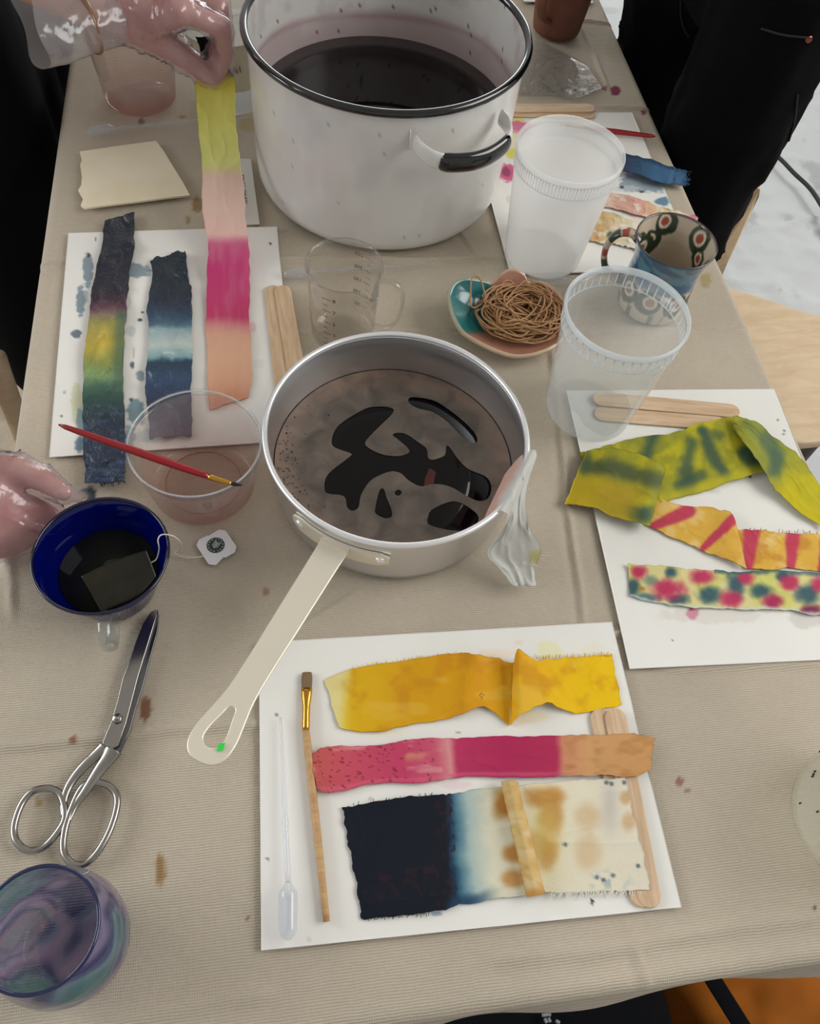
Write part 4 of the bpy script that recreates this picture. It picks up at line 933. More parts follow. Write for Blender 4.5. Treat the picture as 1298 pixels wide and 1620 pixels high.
# ------------------------------------------------------------------ aluminium saucepan
SC = np.array([.0954, .441]); RH = .0775
pan = thing('saucepan', (*SC, T), 'aluminium saucepan with flat handle holding foamy dark dye', 'saucepan')
cyl('body', SC, [(E0, .0005), (.098, .0005), (.1045, .0025), (.1078, .008), (.1095, .018), (.1112, .04), (.1128, .06), (.1138, RH - .003), (.1132, RH), (.1118, RH - .003), (.1108, .06), (.1092, .04), (.1072, .016), (.1035, .006), (.098, .004), (E0, .004)], M['alu'], pan, 160)
a = np.arange(128) * 2 * math.pi / 128
mtube('rim', [(SC[0] + .1142 * math.cos(q), SC[1] + .1142 * math.sin(q), T + RH - .0005) for q in a], .0025, M['alu_rim'], pan, n=12, closed=True)
LH = .033; LR = .1082
cyl('dye_liquid', SC, [(E0, LH), (.05, LH), (LR, LH), (LR - .001, LH - .006), (E0, LH - .006)], M['dyeblack'], pan, 96)
def c5(l): return [(x / 2.596 + 400, y / 2.596 + 360) for x, y in l]
holes = [c5(h) for h in (
    [(575, 745), (540, 737), (480, 740), (430, 762), (370, 800), (340, 830), (325, 870), (330, 900), (370, 918), (405, 930), (395, 945), (330, 995), (300, 1030), (295, 1075), (310, 1095), (375, 1105), (388, 1150), (410, 1165), (435, 1150), (445, 1100), (480, 1045), (520, 1020), (570, 1003), (610, 1012), (640, 1040), (690, 1065), (740, 1055), (790, 1060), (830, 1075), (880, 1105), (930, 1125), (965, 1115), (980, 1080), (975, 1045), (950, 1020), (890, 995), (850, 960), (810, 905), (795, 900), (790, 935), (760, 950), (735, 955), (720, 945), (715, 910), (690, 890), (630, 850), (590, 845), (575, 855), (600, 875), (645, 920), (600, 940), (540, 935), (490, 915), (462, 890), (480, 860), (530, 810), (575, 765)],
    [(640, 705), (665, 698), (740, 710), (800, 745), (870, 800), (915, 850), (922, 880), (900, 885), (860, 860), (800, 800), (740, 760), (680, 745), (645, 725)],
    [(525, 1075), (540, 1078), (550, 1110), (570, 1160), (570, 1190), (540, 1195), (505, 1175), (505, 1145), (515, 1100)],
    [(585, 1085), (600, 1078), (613, 1090), (600, 1103), (585, 1098)],
    [(720, 1190), (735, 1160), (800, 1130), (850, 1130), (915, 1170), (928, 1200), (910, 1225), (870, 1247), (800, 1243), (730, 1225), (717, 1210)])]
loops = [[(SC[0] + (LR - .0003) * math.cos(q), SC[1] + (LR - .0003) * math.sin(q)) for q in np.arange(120) * 2 * math.pi / 120]]
for h in holes: loops.append(pxl(h, LH, 3 * len(h))[:, :2])
fm = plate('foam_film', loops, LH + .0001, LH + .0008, M['foam'], pan)
me = fm.data
sh_ = WL[fm.name] - np.array([*SC, T + LH]); me.transform(Matrix.Translation(Vector(sh_))); fm.location = fm.location - Vector(sh_); WL[fm.name] = np.array([*SC, T + LH])
rs = np.random.default_rng(5); parts = []
for k in range(170):                                   # bubbles in the froth at the left edge
    an = math.radians(rs.normal(200, 26)); rr = LR - .003 - abs(rs.normal(0, .010)); b0 = rs.uniform(.0004, .0013)
    c0 = np.array([SC[0] + rr * math.cos(an), SC[1] + rr * math.sin(an), T + LH + .0007])
    parts.append(tube([c0, c0 + np.array([0, 0, b0 * .3]), c0 + np.array([0, 0, b0 * .5])], [b0, b0 * .8, b0 * .3], 8))
V, F = joinvf(parts); mk('bubble', V, F, pmat('dark bubble', (44, 34, 30), .1), pan, kind='stuff')
# foam colour comes from nodes (few vertices): noise between two browns
mf, nt, bb = newmat('dye foam')
tc = nt.nodes.new('ShaderNodeTexCoord'); no = nt.nodes.new('ShaderNodeTexNoise'); no.inputs['Scale'].default_value = 38; no.inputs['Detail'].default_value = 7; no.inputs['Distortion'].default_value = .8
cr = nt.nodes.new('ShaderNodeValToRGB'); cr.color_ramp.elements[0].color = L4((74, 66, 60)); cr.color_ramp.elements[1].color = L4((110, 98, 88)); cr.color_ramp.elements[0].position = .36; cr.color_ramp.elements[1].position = .72
gr = nt.nodes.new('ShaderNodeVectorMath'); gr.operation = 'LENGTH'; nt.links.new(tc.outputs['Object'], gr.inputs[0])
mr = nt.nodes.new('ShaderNodeMapRange'); mr.inputs['From Min'].default_value = .082; mr.inputs['From Max'].default_value = .104
mx = nt.nodes.new('ShaderNodeMix'); mx.data_type = 'RGBA'; mx.inputs['B'].default_value = L4((140, 112, 94))
ml = nt.nodes.new('ShaderNodeMath'); ml.operation = 'MULTIPLY'; nt.links.new(no.outputs['Fac'], ml.inputs[1])
nt.links.new(gr.outputs['Value'], mr.inputs['Value']); nt.links.new(mr.outputs[0], ml.inputs[0]); nt.links.new(ml.outputs[0], mx.inputs['Factor'])
nt.links.new(tc.outputs['Object'], no.inputs['Vector']); nt.links.new(no.outputs['Fac'], cr.inputs['Fac']); nt.links.new(cr.outputs[0], mx.inputs['A']); nt.links.new(mx.outputs['Result'], bb.inputs['Base Color'])
bb.inputs['Roughness'].default_value = .42
me.materials.clear(); me.materials.append(mf)
P = pxl([(680, 740), (690, 746), (686, 768), (671, 770), (673, 756)], LH + .001); plate('submerged_cloth_corner', [P[:, :2]], LH + .0001, LH + .0006, pmat('red cloth under dye', (66, 22, 20), .3), pan)
# handle: a flat strip with an eyelet, fixed by a riveted bracket
ra = at(526, 872, .056)[:2] - SC; ha = math.atan2(ra[1], ra[0]); he = np.array([math.cos(ha), math.sin(ha)]); hf = np.array([-he[1], he[0]])
hz = lambda d: np.interp(d, [.112, .14, .32], [.057, .060, .072])
def hloop(pts, n): return [tuple(SC + he * p[0] + hf * p[1]) for p in cat(np.array(pts, float), n, True)]
out = [(.1175, -.0125), (.14, -.0122), (.19, -.0115), (.235, -.0108), (.262, -.0112), (.28, -.0138), (.296, -.0162), (.308, -.0150), (.3155, -.0095), (.3175, 0), (.3155, .0095), (.308, .0150), (.296, .0162), (.28, .0138), (.262, .0112), (.235, .0108), (.19, .0115), (.14, .0122), (.1175, .0125)]
lo = [tuple(SC + he * p[0] + hf * p[1]) for p in np.concatenate([cat(np.array(out, float), 80)])]
hole = hloop([(.2735, 0), (.275, -.0028), (.281, -.0042), (.292, -.0068), (.301, -.0070), (.3055, -.003), (.3062, 0), (.3055, .003), (.301, .0070), (.292, .0068), (.281, .0042), (.275, .0028)], 48)
hh = plate('handle', [lo, hole], 0, .0026, M['nickel'], pan, bevel=.0005)
bm = bmesh.new(); bm.from_mesh(hh.data)
for k in range(24):
    dd = .12 + k * .0085; pco = Vector((*(SC + he * dd), T)) - Vector(WL['handle'] if False else WL[hh.name])
    bmesh.ops.bisect_plane(bm, geom=bm.verts[:] + bm.edges[:] + bm.faces[:], plane_co=pco, plane_no=(he[0], he[1], 0))
bm.to_mesh(hh.data); bm.free()
warp_z(hh, lambda x, y: hz((x - SC[0]) * he[0] + (y - SC[1]) * he[1]) - .0013)
# bracket: a curved plate hugging the wall
def wallplate(name, a0, a1, z0, z1, r0, r1, mat, parent, n=24):
    V = []
    for k in range(n):
        q = ha + a0 + (a1 - a0) * k / (n - 1); taper = 1 - .55 * max(0, abs(2 * k / (n - 1) - 1) - .82) / .18
        zc = (z0 + z1) / 2; hz_ = (z1 - z0) / 2 * taper
        for r, z in ((r0, zc - hz_), (r1, zc - hz_), (r1, zc + hz_), (r0, zc + hz_)): V.append((SC[0] + r * math.cos(q), SC[1] + r * math.sin(q), T + z))
    F = [f for f in gridq(n, 4, 0, False, True)]; F = [tuple(f) for f in F] + [(0, 1, 2, 3), tuple((n - 1) * 4 + j for j in (3, 2, 1, 0))]
    return fixn(mk(name, V, F, mat, parent, smooth=False))
br = wallplate('bracket', -.40, .40, .043, .061, .1132, .1155, M['nickel'], pan)
for d in (-.33, .33):
    q = ha + d; n_ = np.array([math.cos(q), math.sin(q), 0]); c0 = np.array([SC[0] + .1150 * n_[0], SC[1] + .1150 * n_[1], T + .052])
    mtube('rivet', [c0, c0 + n_ * .0012, c0 + n_ * .0021, c0 + n_ * .0025], [.0042, .0041, .003, .0008], M['alu_rim'], br, n=14)
box_ = []
V = []
for d, z, w in ((.1150, .0455, .0125), (.1150, .0600, .0125), (.1195, .0605, .0125), (.1195, .0575, .0125)):
    for s_ in (-1, 1): V.append((*(SC + he * d + hf * w * s_), T + z))
fixn(mk('handle_gusset', V, [(0, 1, 3, 2), (2, 3, 5, 4), (4, 5, 7, 6), (6, 7, 1, 0), (0, 2, 4, 6), (1, 7, 5, 3)], M['nickel'], pan, smooth=False))
P = pxl([(346, 1177), (357, 1175), (353, 1187), (343, 1188)], .0735); stz = .0731
g_ = plate('green_sticker', [P[:, :2]], stz + .0004, stz + .0008, M['green_sticker'], pan)
# white rag over the rim
rg = [(761, 830, .046, 800, 748, .050), (775, 815, .062, 823, 722, .066), (792, 808, .0800, 842, 713, .0815), (799, 812, .0795, 850, 719, .0805), (803, 818, .068, 834, 772, .070), (796, 838, .052, 838, 830, .055), (771, 874, .034, 857, 867, .034), (792, 900, .018, 848, 896, .018), (812, 926, .008, 850, 927, .007)]
def rgc(PX, PY, U, V, k):
    n = fbm(PX / 14, PY / 14, 301, 4); c = np.ones(PX.shape + (3,)) * np.array((222, 222, 216.0))
    c = mixc(c, (226, 186, 170), (1 - sst(.10, .24, U + .12 * (n - .5)))); return mixc(c, (206, 196, 120), .7 * (1 - sst(6, 18, np.hypot(PX - 850, PY - 882))))
o = sample('white_rag', [patch(rg, 90, 40, (0.0028, 6, 5), 1.4, 2, 21)], rgc, vmat('sheer wet cotton', .55, .4, (500, .4, .001), transl=.3), 'sheer white cloth strip hanging over the saucepan rim', SG)
threads(o, [(835, 895, 858, 878, 1, .3, .02)], 8, 12, tm('white thread', (226, 220, 206)), 12)

# ------------------------------------------------------------------ deli tubs
def tub(name, c, r, rb, h, wall, rim, label, cat_='plastic tub', nrib=72, group=None, residue=None, band=.022, parts=True):
    t = thing(name, (*c, T), label, cat_, group)
    prof = [(E0, .0015), (rb * .86, .0015), (rb * .93, .0005), (rb * .985, .003), (rb, .008)]
    k = 14
    for j in range(1, k + 1): prof.append((rb + (r * .95 - rb) * j / k, .008 + (h - band - .008) * j / k))
    prof += [(r * .955, h - band + .0005), (r * .962, h - .006)]
    inn = [(p[0] - .0009, p[1] + (.0012 if p[0] < rb else 0)) for p in prof[::-1]]; inn[-1] = (E0, .0027)
    if residue:
        V, F, TH, Z = lathe(prof + inn, c, 96); cc = residue(TH, Z, np.repeat(np.array(prof + inn)[:, 0][:, None], 96, 1))
        fixn(mk('wall', V, F, wall, t, cc))
    else: cyl('wall', c, prof + inn, wall, t, 96)
    rp = [(r * .962, h - .0065), (r * .985, h - .0068), (r * 1.0, h - .005), (r * 1.0, h - .0012), (r * .992, h), (r * .965, h), (r * .945, h - .0015), (r * .944, h - .0060)]
    cyl('rim', c, rp, rim, t, 96, True)
    if nrib:
        ps = []
        for q in np.arange(nrib) * 2 * math.pi / nrib:
            e = np.array([math.cos(q), math.sin(q), 0])
            ps.append(tube([np.array([*c, T + z]) + e * rr for z, rr in ((h - band, r * .957), (h - .007, r * .966))], .0007, 5))
        V, F = joinvf(ps); mk('rib_band', V, F, rim, t)
        a = np.arange(72) * 2 * math.pi / 72
        mtube('band_ring', [(c[0] + r * .957 * math.cos(q), c[1] + r * .957 * math.sin(q), T + h - band) for q in a], .0006, rim, t, n=6, closed=True)
    return t
TG = 'tall plastic deli tubs'
tub('deli_tub', (.3068, .7444), .0573, .0445, .1395, M['frosted'], M['frosted'], 'tall frosted white tub standing on the far card', 'plastic tub', 96, TG)
tub('deli_tub', (.3064, .5152), .0573, .0445, .1390, M['cloudy'], M['rimclear'], 'tall see-through tub in front of the painted mug', 'plastic tub', 44, TG)
tC = tub('deli_tub', (-.043, 1.049), .0573, .0445, .1395, M['cloudy'], M['frosted'], 'clear tub with a taped handwritten label beside the enamel pot', 'plastic tub', 0, TG)
V = []; cx, cy = -.043, 1.049
for k in range(25):
    q = math.radians(-150 + 120 * k / 24)
    for z, rr in ((.036, .0482), (.096, .0533)): V.append((cx + rr * math.cos(q), cy + rr * math.sin(q), T + z))
V = np.array(V); tp = mk('tape_label', V, gridq(25, 2), M['tape'], tC)
def onTub(s, z): q = math.radians(s); rr = .0482 + (z - .036) / .06 * .0051 + .0007; return np.array([cx + rr * math.cos(q), cy + rr * math.sin(q), T + z])
parts = []
for st in ([(-94, .082), (-90, .062)], [(-90, .062), (-85, .083)], [(-82, .070), (-81, .062)], [(-82, .07), (-78.5, .070), (-77.5, .062)], [(-74, .071), (-73, .063)], [(-84, .093), (-82.5, .087)], [(-81.5, .093), (-80, .087)]):
    pp = [onTub(*a_) for a_ in st]; parts.append(tube(pp, .0005, 5))
V, F = joinvf(parts); mk('handwriting', V, F, M['ink'], tp)
def pinkres(TH, Z, R_):
    c = np.ones(TH.shape + (3,)) * np.array((226, 214, 206.0)); n = fbm(TH * 5, Z * 50, 401, 4)
    c = mixc(c, (206, 130, 118), (1 - sst(.004, .03, Z + .03 * (n - .5)))); return mixc(c, (196, 84, 80), .9 * np.exp(-((Z - .003) / .003) ** 2))
tub('deli_tub', (-.157, 1.047), .0573, .0445, .1395, M['pinkplastic'], M['plastic'], 'clear tub with pink residue behind the gloved hand', 'plastic tub', 0, TG, pinkres)
def pinkres2(TH, Z, R_):
    c = np.ones(TH.shape + (3,)) * np.array((230, 216, 212.0)); n = fbm(TH * 4, Z * 60, 411, 4)
    return mixc(c, (196, 120, 108), .9 * (1 - sst(.0, .04, Z + .04 * (n - .5))))
rt = tub('round_tub', (-.0785, .449), .0582, .0475, .0672, M['pinkplastic'], M['plastic'], 'low clear round tub with pink residue under the red brush', 'plastic tub', 0, None, pinkres2, band=.012)
a = np.arange(80) * 2 * math.pi / 80
mtube('residue_ring', [(-.0785 + .034 * math.cos(q), .449 + .034 * math.sin(q), T + .0034) for q in a], .0006, pmat('pink residue', (150, 92, 80), .5), rt, n=6, closed=True)
mtube('rim_bead', [(-.0785 + .0562 * math.cos(q), .449 + .0562 * math.sin(q), T + .0655) for q in a], .0009, M['rimclear'], rt, n=6, closed=True)
# frosted jar at the right edge
jc = at(1345, 1302)[:2]
jar = thing('frosted_jar', (*jc, T), 'frosted round jar with dark specks at the right frame edge', 'jar')
cyl('body', jc, [(E0, .001), (0.0366, .001), (0.0470, .004), (0.0525, .012), (0.0551, .026), (0.0555, .045), (0.0537, .060), (0.0512, .068), (0.0522, .070), (0.0503, .071), (0.0488, .068), (0.0519, .058), (0.0531, .045), (0.0525, .026), (0.0500, .017), (0.0451, .006), (E0, .004)], clear('frosted glass', (250, 250, 247), .2, (222, 220, 208), 1.4, .2, gloss=.8), jar, 96)
ps = []
rs = np.random.default_rng(9)
for k in range(12):
    q = math.radians(rs.uniform(120, 215)); z = rs.uniform(.03, .06); r_ = .0556
    c0 = np.array([jc[0] + r_ * math.cos(q), jc[1] + r_ * math.sin(q), T + z]); ps.append(tube([c0, c0 + np.array([0, 0, .0022])], .0007, 5))
V, F = joinvf(ps); mk('speck', V, F, M['darkbristle'], jar, kind='stuff')

# ------------------------------------------------------------------ measuring beaker
BC = np.array([.0648, .6296]); BR, BH = .0372, .095
bk = thing('measuring_beaker', (*BC, T), 'clear measuring beaker with printed graduations behind the saucepan', 'beaker')
sp = at(594, 474, BH)[:2] - BC; spa = math.atan2(sp[1], sp[0]); spl = np.linalg.norm(sp)
prof = np.array([(E0, .001), (.028, .001), (.0315, .003), (.0325, .008), (.0338, .03), (.035, .06), (.0358, .082), (.0364, .090), (.0378, .0945), (.0374, .0958), (.0362, .0935), (.0350, .088), (.0344, .08), (.0336, .06), (.0325, .03), (.0312, .009), (.030, .005), (E0, .004)])
V, F, TH, Z = lathe(prof, BC, 128)
d = (TH - spa + math.pi) % (2 * math.pi) - math.pi
k = np.exp(-(d / .20) ** 2) * sst(.066, .0955, Z); R0 = np.repeat(prof[:, 0][:, None], 128, 1); R1 = R0 + (spl - .0372) * k
V = np.stack([BC[0] + R1 * np.cos(TH), BC[1] + R1 * np.sin(TH), T + Z], -1).reshape(-1, 3)
fixn(mk('body', V, F, M['beaker'], bk))
a = np.arange(128) * 2 * math.pi / 128; dd = (a - spa + math.pi) % (2 * math.pi) - math.pi; rr = .0376 + (spl - .0372) * np.exp(-(dd / .20) ** 2)
mtube('rim', np.stack([BC[0] + rr * np.cos(a), BC[1] + rr * np.sin(a), np.full(128, T + .0952)], -1), .0009, M['handleglass'], bk, n=8, closed=True)
ha_ = spa + .75; e = np.array([math.cos(ha_), math.sin(ha_), 0]); c0 = np.array([*BC, T])
mtube('handle', cat([c0 + e * r_ + np.array([0, 0, z]) for r_, z in ((.036, .086), (.050, .086), (.058, .078), (.060, .06), (.056, .036), (.046, .024), (.033, .022))], 30), .0032, M['beaker'], bk, n=10, flat=(1.3, .6))
parts = []
def wallp(q, z): r_ = np.interp(z, [.008, .03, .06, .082], [.0325, .0338, .035, .0358]) + .0003; return np.array([BC[0] + r_ * math.cos(q), BC[1] + r_ * math.sin(q), T + z])
for q0 in (math.radians(35), math.radians(-130)):
    for k in range(9):
        z = .016 + k * .008; w = .26 if k % 2 == 0 else .15
        parts.append(tube([wallp(q0 + s_, z) for s_ in np.linspace(0, w, 6)], .0003, 4))
V, F = joinvf(parts); mk('graduation_marks', V, F, M['ink'], bk, kind='stuff')
def textmesh(s, size):
    cu = bpy.data.curves.new('tmp', 'FONT'); cu.body = s; cu.size = size; cu.align_x = 'LEFT'; cu.extrude = .00008
    o = bpy.data.objects.new('tmp', cu); col.objects.link(o); dg = bpy.context.evaluated_depsgraph_get(); me = bpy.data.meshes.new_from_object(o.evaluated_get(dg))
    V = np.array([v.co for v in me.vertices]); F = [tuple(p.vertices) for p in me.polygons]; bpy.data.objects.remove(o); bpy.data.curves.remove(cu); bpy.data.meshes.remove(me); return V, F
AV, AF, off = [], [], 0
for q0, nums in ((math.radians(35), ('50', '100', '150', '200', '250')), (math.radians(-130), ('1', '3', '5', '7', '8'))):
    for k, s_ in enumerate(nums):
        V, F = textmesh(s_, .0062); z = .016 + k * .016 - .002
        W = np.array([wallp(q0 + .30 + v[0] / .035, z + v[1]) + np.array([math.cos(q0), math.sin(q0), 0]) * v[2] for v in V])
        AV.append(W); AF += [tuple(i + off for i in f) for f in F]; off += len(V)
mk('graduation_numerals', np.concatenate(AV), AF, M['ink'], bk, smooth=False, kind='stuff')

# ------------------------------------------------------------------ leaf dish with rubber bands
def c7(l): return [(x / 6.18 + 700, y / 6.18 + 410) for x, y in l]
rimpx = c7([(62, 370), (75, 280), (130, 205), (250, 178), (390, 200), (490, 222), (560, 150), (640, 96), (720, 92), (800, 135), (850, 212), (1000, 222), (1110, 300), (1180, 400), (1200, 590), (1180, 770), (1090, 845), (950, 905), (800, 935), (650, 925), (450, 850), (290, 765), (190, 690), (105, 540)])
rimh = [.033, .036, .038, .037, .031, .027, .032, .036, .036, .032, .026, .024, .022, .022, .020, .018, .017, .016, .016, .016, .018, .020, .024, .030]
n = 120; rp = cat(np.array([(x, y, h) for (x, y), h in zip(rimpx, rimh)]), n, True)
RW = atv(rp[:, 0], rp[:, 1], rp[:, 2]); cen = at(822, 505, .005)
ts = np.concatenate([[.02], np.linspace(.08, 1, 22)])
pro = lambda t_: t_ ** 2.6
top_ = np.stack([np.stack([cen[0] + (RW[:, 0] - cen[0]) * t_, cen[1] + (RW[:, 1] - cen[1]) * t_, cen[2] + (RW[:, 2] - cen[2]) * pro(t_)], -1) for t_ in ts])
botm = []
for t_ in ts[::-1]:
    s_ = t_ * .985 if t_ > .5 else t_; P = top_[list(ts).index(t_)].copy(); P[:, :2] = cen[:2] + (P[:, :2] - cen[:2]) * 1.02; P[:, 2] = np.maximum(P[:, 2] - .0042, T + .0006); botm.append(P)
G = np.concatenate([top_, np.array(botm)]); m = len(G)
thp = np.broadcast_to(np.arange(n)[None], (m, n)) / n * 24
tt = np.concatenate([ts, ts[::-1]])[:, None] * np.ones((1, n)); under = (np.arange(m) >= len(ts))[:, None] & np.ones((1, n), bool)
teal = np.clip((1 - sst(4.2, 4.9, thp)) + sst(21.0, 22.4, thp), 0, 1) * sst(.3, .5, tt)
c = np.ones((m, n, 3)) * np.array((172, 122, 102.0)); c = mixc(c, (30, 106, 108), teal * (~under)); c = mixc(c, (206, 178, 146), .9 * under.astype(float)); c = mixc(c, (60, 120, 116), .7 * under * teal)
c = mixc(c, (214, 196, 164), .8 * sst(.965, .99, tt)); c = c * (0.94 + .12 * fbm(thp * 2, tt * 8, 505, 3))[..., None]
fixn(mk('leaf_dish', G.reshape(-1, 3), gridq(m, n, 0, False, True), M['glaze'], None, c.reshape(-1, 3), label='small lobed ceramic dish, teal and clay pink, holding rubber bands', category='dish'))
rs = np.random.default_rng(21)
BCn = at(821, 505, .012)
for k in range(64):
    lay = k / 64
    a_, b_ = rs.uniform(.022, .043), rs.uniform(.012, .030); rot = rs.uniform(-.9, .9) if rs.random() < .75 else rs.uniform(0, math.pi)
    off_ = np.array([rs.normal(0, .011), rs.normal(0, .009)]) * (1 - .3 * lay)
    q = np.arange(44) * 2 * math.pi / 44
    wob = 1 + .10 * np.sin(2 * q + rs.uniform(0, 6)) + .07 * np.sin(3 * q + rs.uniform(0, 6))
    x = a_ * np.cos(q) * wob; y = b_ * np.sin(q) * wob
    X = x * math.cos(rot) - y * math.sin(rot) + off_[0]; Y = (x * math.sin(rot) + y * math.cos(rot)) * 1.05 + off_[1]
    rad = np.hypot(X / .049, Y / .040); sc = np.minimum(1, 1.0 / np.maximum(rad, 1e-6)); X *= sc; Y *= sc
    rad = np.hypot(X / .054, Y / .043)
    Zz = 0.0085 + .012 * rad ** 2.2 + .024 * lay * (1 - .6 * rad ** 2) + .0022 * np.sin(2 * q + rs.uniform(0, 6)) + .0016 * np.sin(3 * q + rs.uniform(0, 6))
    V, F = tube(np.stack([BCn[0] + X, BCn[1] + Y, T + Zz], -1), .00095, 6, True)
    mk('rubber_band', V, F, M['rubber'], label='tan rubber band in the tangle heaped in the lobed dish', category='rubber band', group='rubber bands in the lobed dish')
# the one band standing against the teal lobe
pts = cat(np.array([(746, 485, .026), (745, 462, .034), (746, 444, .041), (752, 437, .043), (760, 441, .042), (765, 456, .036), (767, 474, .028), (758, 484, .025)], float), 44, True)
V, F = tube(atv(pts[:, 0], pts[:, 1], pts[:, 2]), .00095, 6, True)
mk('rubber_band', V, F, M['rubber'], label='single rubber band standing up against the teal lobe of the dish', category='rubber band', group='rubber bands in the lobed dish')

# ------------------------------------------------------------------ painted mug
MC = np.array([.415, .6614])
mg = thing('painted_mug', (*MC, T), 'hand-painted ceramic mug, blue outside with green and red flowers inside', 'mug')
prof = np.array([(E0, .002), (.030, .002), (.0345, .0005), (.0375, .004), (.0388, .012), (.0385, .025), (.0368, .045), (.0362, .058), (.0376, .070), (.0402, .080), (.0425, .0868), (.0432, .0895), (.0425, .0908), (.0412, .0895), (.039, .083), (.0362, .074), (.0345, .062), (.0345, .045), (.0355, .025), (.0350, .012), (.032, .007), (E0, .0065)])
pr2 = []
for a_, b_ in zip(prof[:-1], prof[1:]):
    k = max(1, int(np.linalg.norm(b_ - a_) / .0016)); pr2 += [a_ + (b_ - a_) * j / k for j in range(k)]
pr2.append(prof[-1]); pr2 = np.array(pr2); mtop = int(np.argmax(pr2[:, 1]))
def mugcol(TH, Z, R_):
    inner = (np.arange(len(pr2)) >= mtop)[:, None] & np.ones(TH.shape, bool)
    n = fbm(TH * 5, Z * 60, 601, 4)
    c = np.ones(TH.shape + (3,)) * np.array((196, 182, 162.0))
    blue = mixc(np.ones(TH.shape + (3,)) * np.array((70, 128, 148.0)), (40, 84, 120), sst(.4, .65, fbm(TH * 2, Z * 120 + TH * 1.5, 603, 3))); blue = mixc(blue, (150, 120, 128), .5 * sst(.55, .75, fbm(TH * 2 + 4, Z * 70, 607, 3)))
    up = sst(.042, .048, Z + .004 * (n - .5)) * (~inner); c = np.where(up[..., None] > 0, c * (1 - up[..., None]) + blue * up[..., None], c)
    def flower(th, z, s, on, red=(150, 66, 44)):
        nonlocal c
        dx = ((TH - th + math.pi) % (2 * math.pi) - math.pi) * .04; dz = Z - z
        s = s * 1.25; d = np.hypot(dx, dz) / s + .55 * (n - .5)
        c = mixc(c, (34, 52, 34), .95 * on * (1 - sst(.9, 1.05, d)))
        d2 = np.hypot(dx - .12 * s, dz - .15 * s) / s
        c = mixc(c, (222, 208, 190), .95 * on * (1 - sst(.5, .6, d2 + .15 * (n - .5)))); c = mixc(c, red, .95 * on * (1 - sst(.30, .38, d2)))
    for th, z, s in ((1.5, .080, .011), (1.85, .060, .012), (2.5, .066, .012), (2.15, .050, .017), (.35, .076, .012), (.0, .060, .011), (3.3, .072, .011), (5.4, .07, .012), (4.4, .065, .012)): flower(th, z, s, inner)
    for j in range(8): flower(j * .785 + .2, .030, .0125, ~inner, (150, 100, 96))
    c = mixc(c, (58, 74, 80), .8 * (~inner) * (1 - sst(.006, .009, np.abs(Z - .010))) * sst(.45, .55, fbm(TH * 3, Z * 0, 611, 2)))
    return mixc(c, (60, 44, 48), .9 * sst(.0885, .0900, Z))
cyl('body', MC, pr2, M['glaze'], mg, 220, False, mugcol)
hp = at(985, 380, .075)[:2] - MC; hq = math.atan2(hp[1], hp[0]); e = np.array([math.cos(hq), math.sin(hq), 0]); c0 = np.array([*MC, T])
P = cat([c0 + e * r_ + np.array([0, 0, z]) for r_, z in ((.037, .080), (.048, .0865), (.060, .082), (.0665, .068), (.066, .05), (.059, .034), (.047, .026), (.035, .026))], 60)
V, F = tube(P, np.interp(np.arange(60), [0, 8, 30, 59], [.0062, .0052, .005, .006]), 14, flat=(1.25, .7))
q_ = np.concatenate([np.repeat(np.arange(60), 14), [0, 59]]) / 59
c = np.ones((len(V), 3)) * np.array((176, 160, 142.0)); c = mixc(c, (34, 50, 34), ((q_ * 3.2 + .2) % 1 < .42).astype(float)); c = mixc(c, (150, 66, 44), (((q_ * 3.2 + .5) % 1 < .22) & (V[:, 2] > T + .05)).astype(float))
fixn(mk('handle', V, F, M['glaze'], mg, c))
# clay mug at the far end
CC = np.array([.4289, 1.2201])
cm = thing('clay_mug', (*CC, T), 'unglazed brown clay mug at the far end of the table', 'mug')
cyl('body', CC, [(E0, .001), (.030, .001), (.034, .003), (.0355, .01), (.039, .04), (.043, .075), (.047, .105), (.0475, .107), (.0455, .107), (.041, .075), (.037, .04), (.033, .01), (E0, .006)], M['clay'], cm, 96)
hp = at(845, 20, .06)[:2] - CC; hq = math.atan2(hp[1], hp[0]); e = np.array([math.cos(hq), math.sin(hq), 0]); c0 = np.array([*CC, T])
mtube('handle', cat([c0 + e * r_ + np.array([0, 0, z]) for r_, z in ((.043, .09), (.058, .095), (.071, .085), (.072, .065), (.062, .045), (.048, .034), (.036, .028))], 40), .0055, M['clay'], cm, n=14, flat=(1.4, .7))

# ------------------------------------------------------------------ cobalt mug of tea, tea bag
KC = np.array([-.1521, .350]); KR, KH = .0535, .056
km = thing('cobalt_mug', (*KC, T), 'cobalt blue glass mug of dark tea with clear handle', 'mug')
cyl('body', KC, [(E0, .0035), (.026, .0035), (.031, .0005), (.0345, .002), (.036, .006), (.0395, .018), (.0452, .034), (.0500, .046), (KR, KH - .001), (KR - .0006, KH), (KR - .0024, KH - .0015), (.0475, .045), (.0428, .034), (.0372, .019), (.033, .009), (E0, .0075)], M['cobalt'], km, 120)
a = np.arange(96) * 2 * math.pi / 96
mtube('rim', [(KC[0] + (KR - .0012) * math.cos(q), KC[1] + (KR - .0012) * math.sin(q), T + KH - .0004) for q in a], .0014, pmat('dark cobalt rim', (6, 10, 40), .05, coat=.5), km, n=10, closed=True)
cyl('tea_liquid', KC, [(E0, .027), (.0394, .027), (.0390, .022), (E0, .022)], M['tea'], km, 72)
hp = at(172, 1020, .03)[:2] - KC; hq = math.atan2(hp[1], hp[0]); e = np.array([math.cos(hq), math.sin(hq), 0]); c0 = np.array([*KC, T])
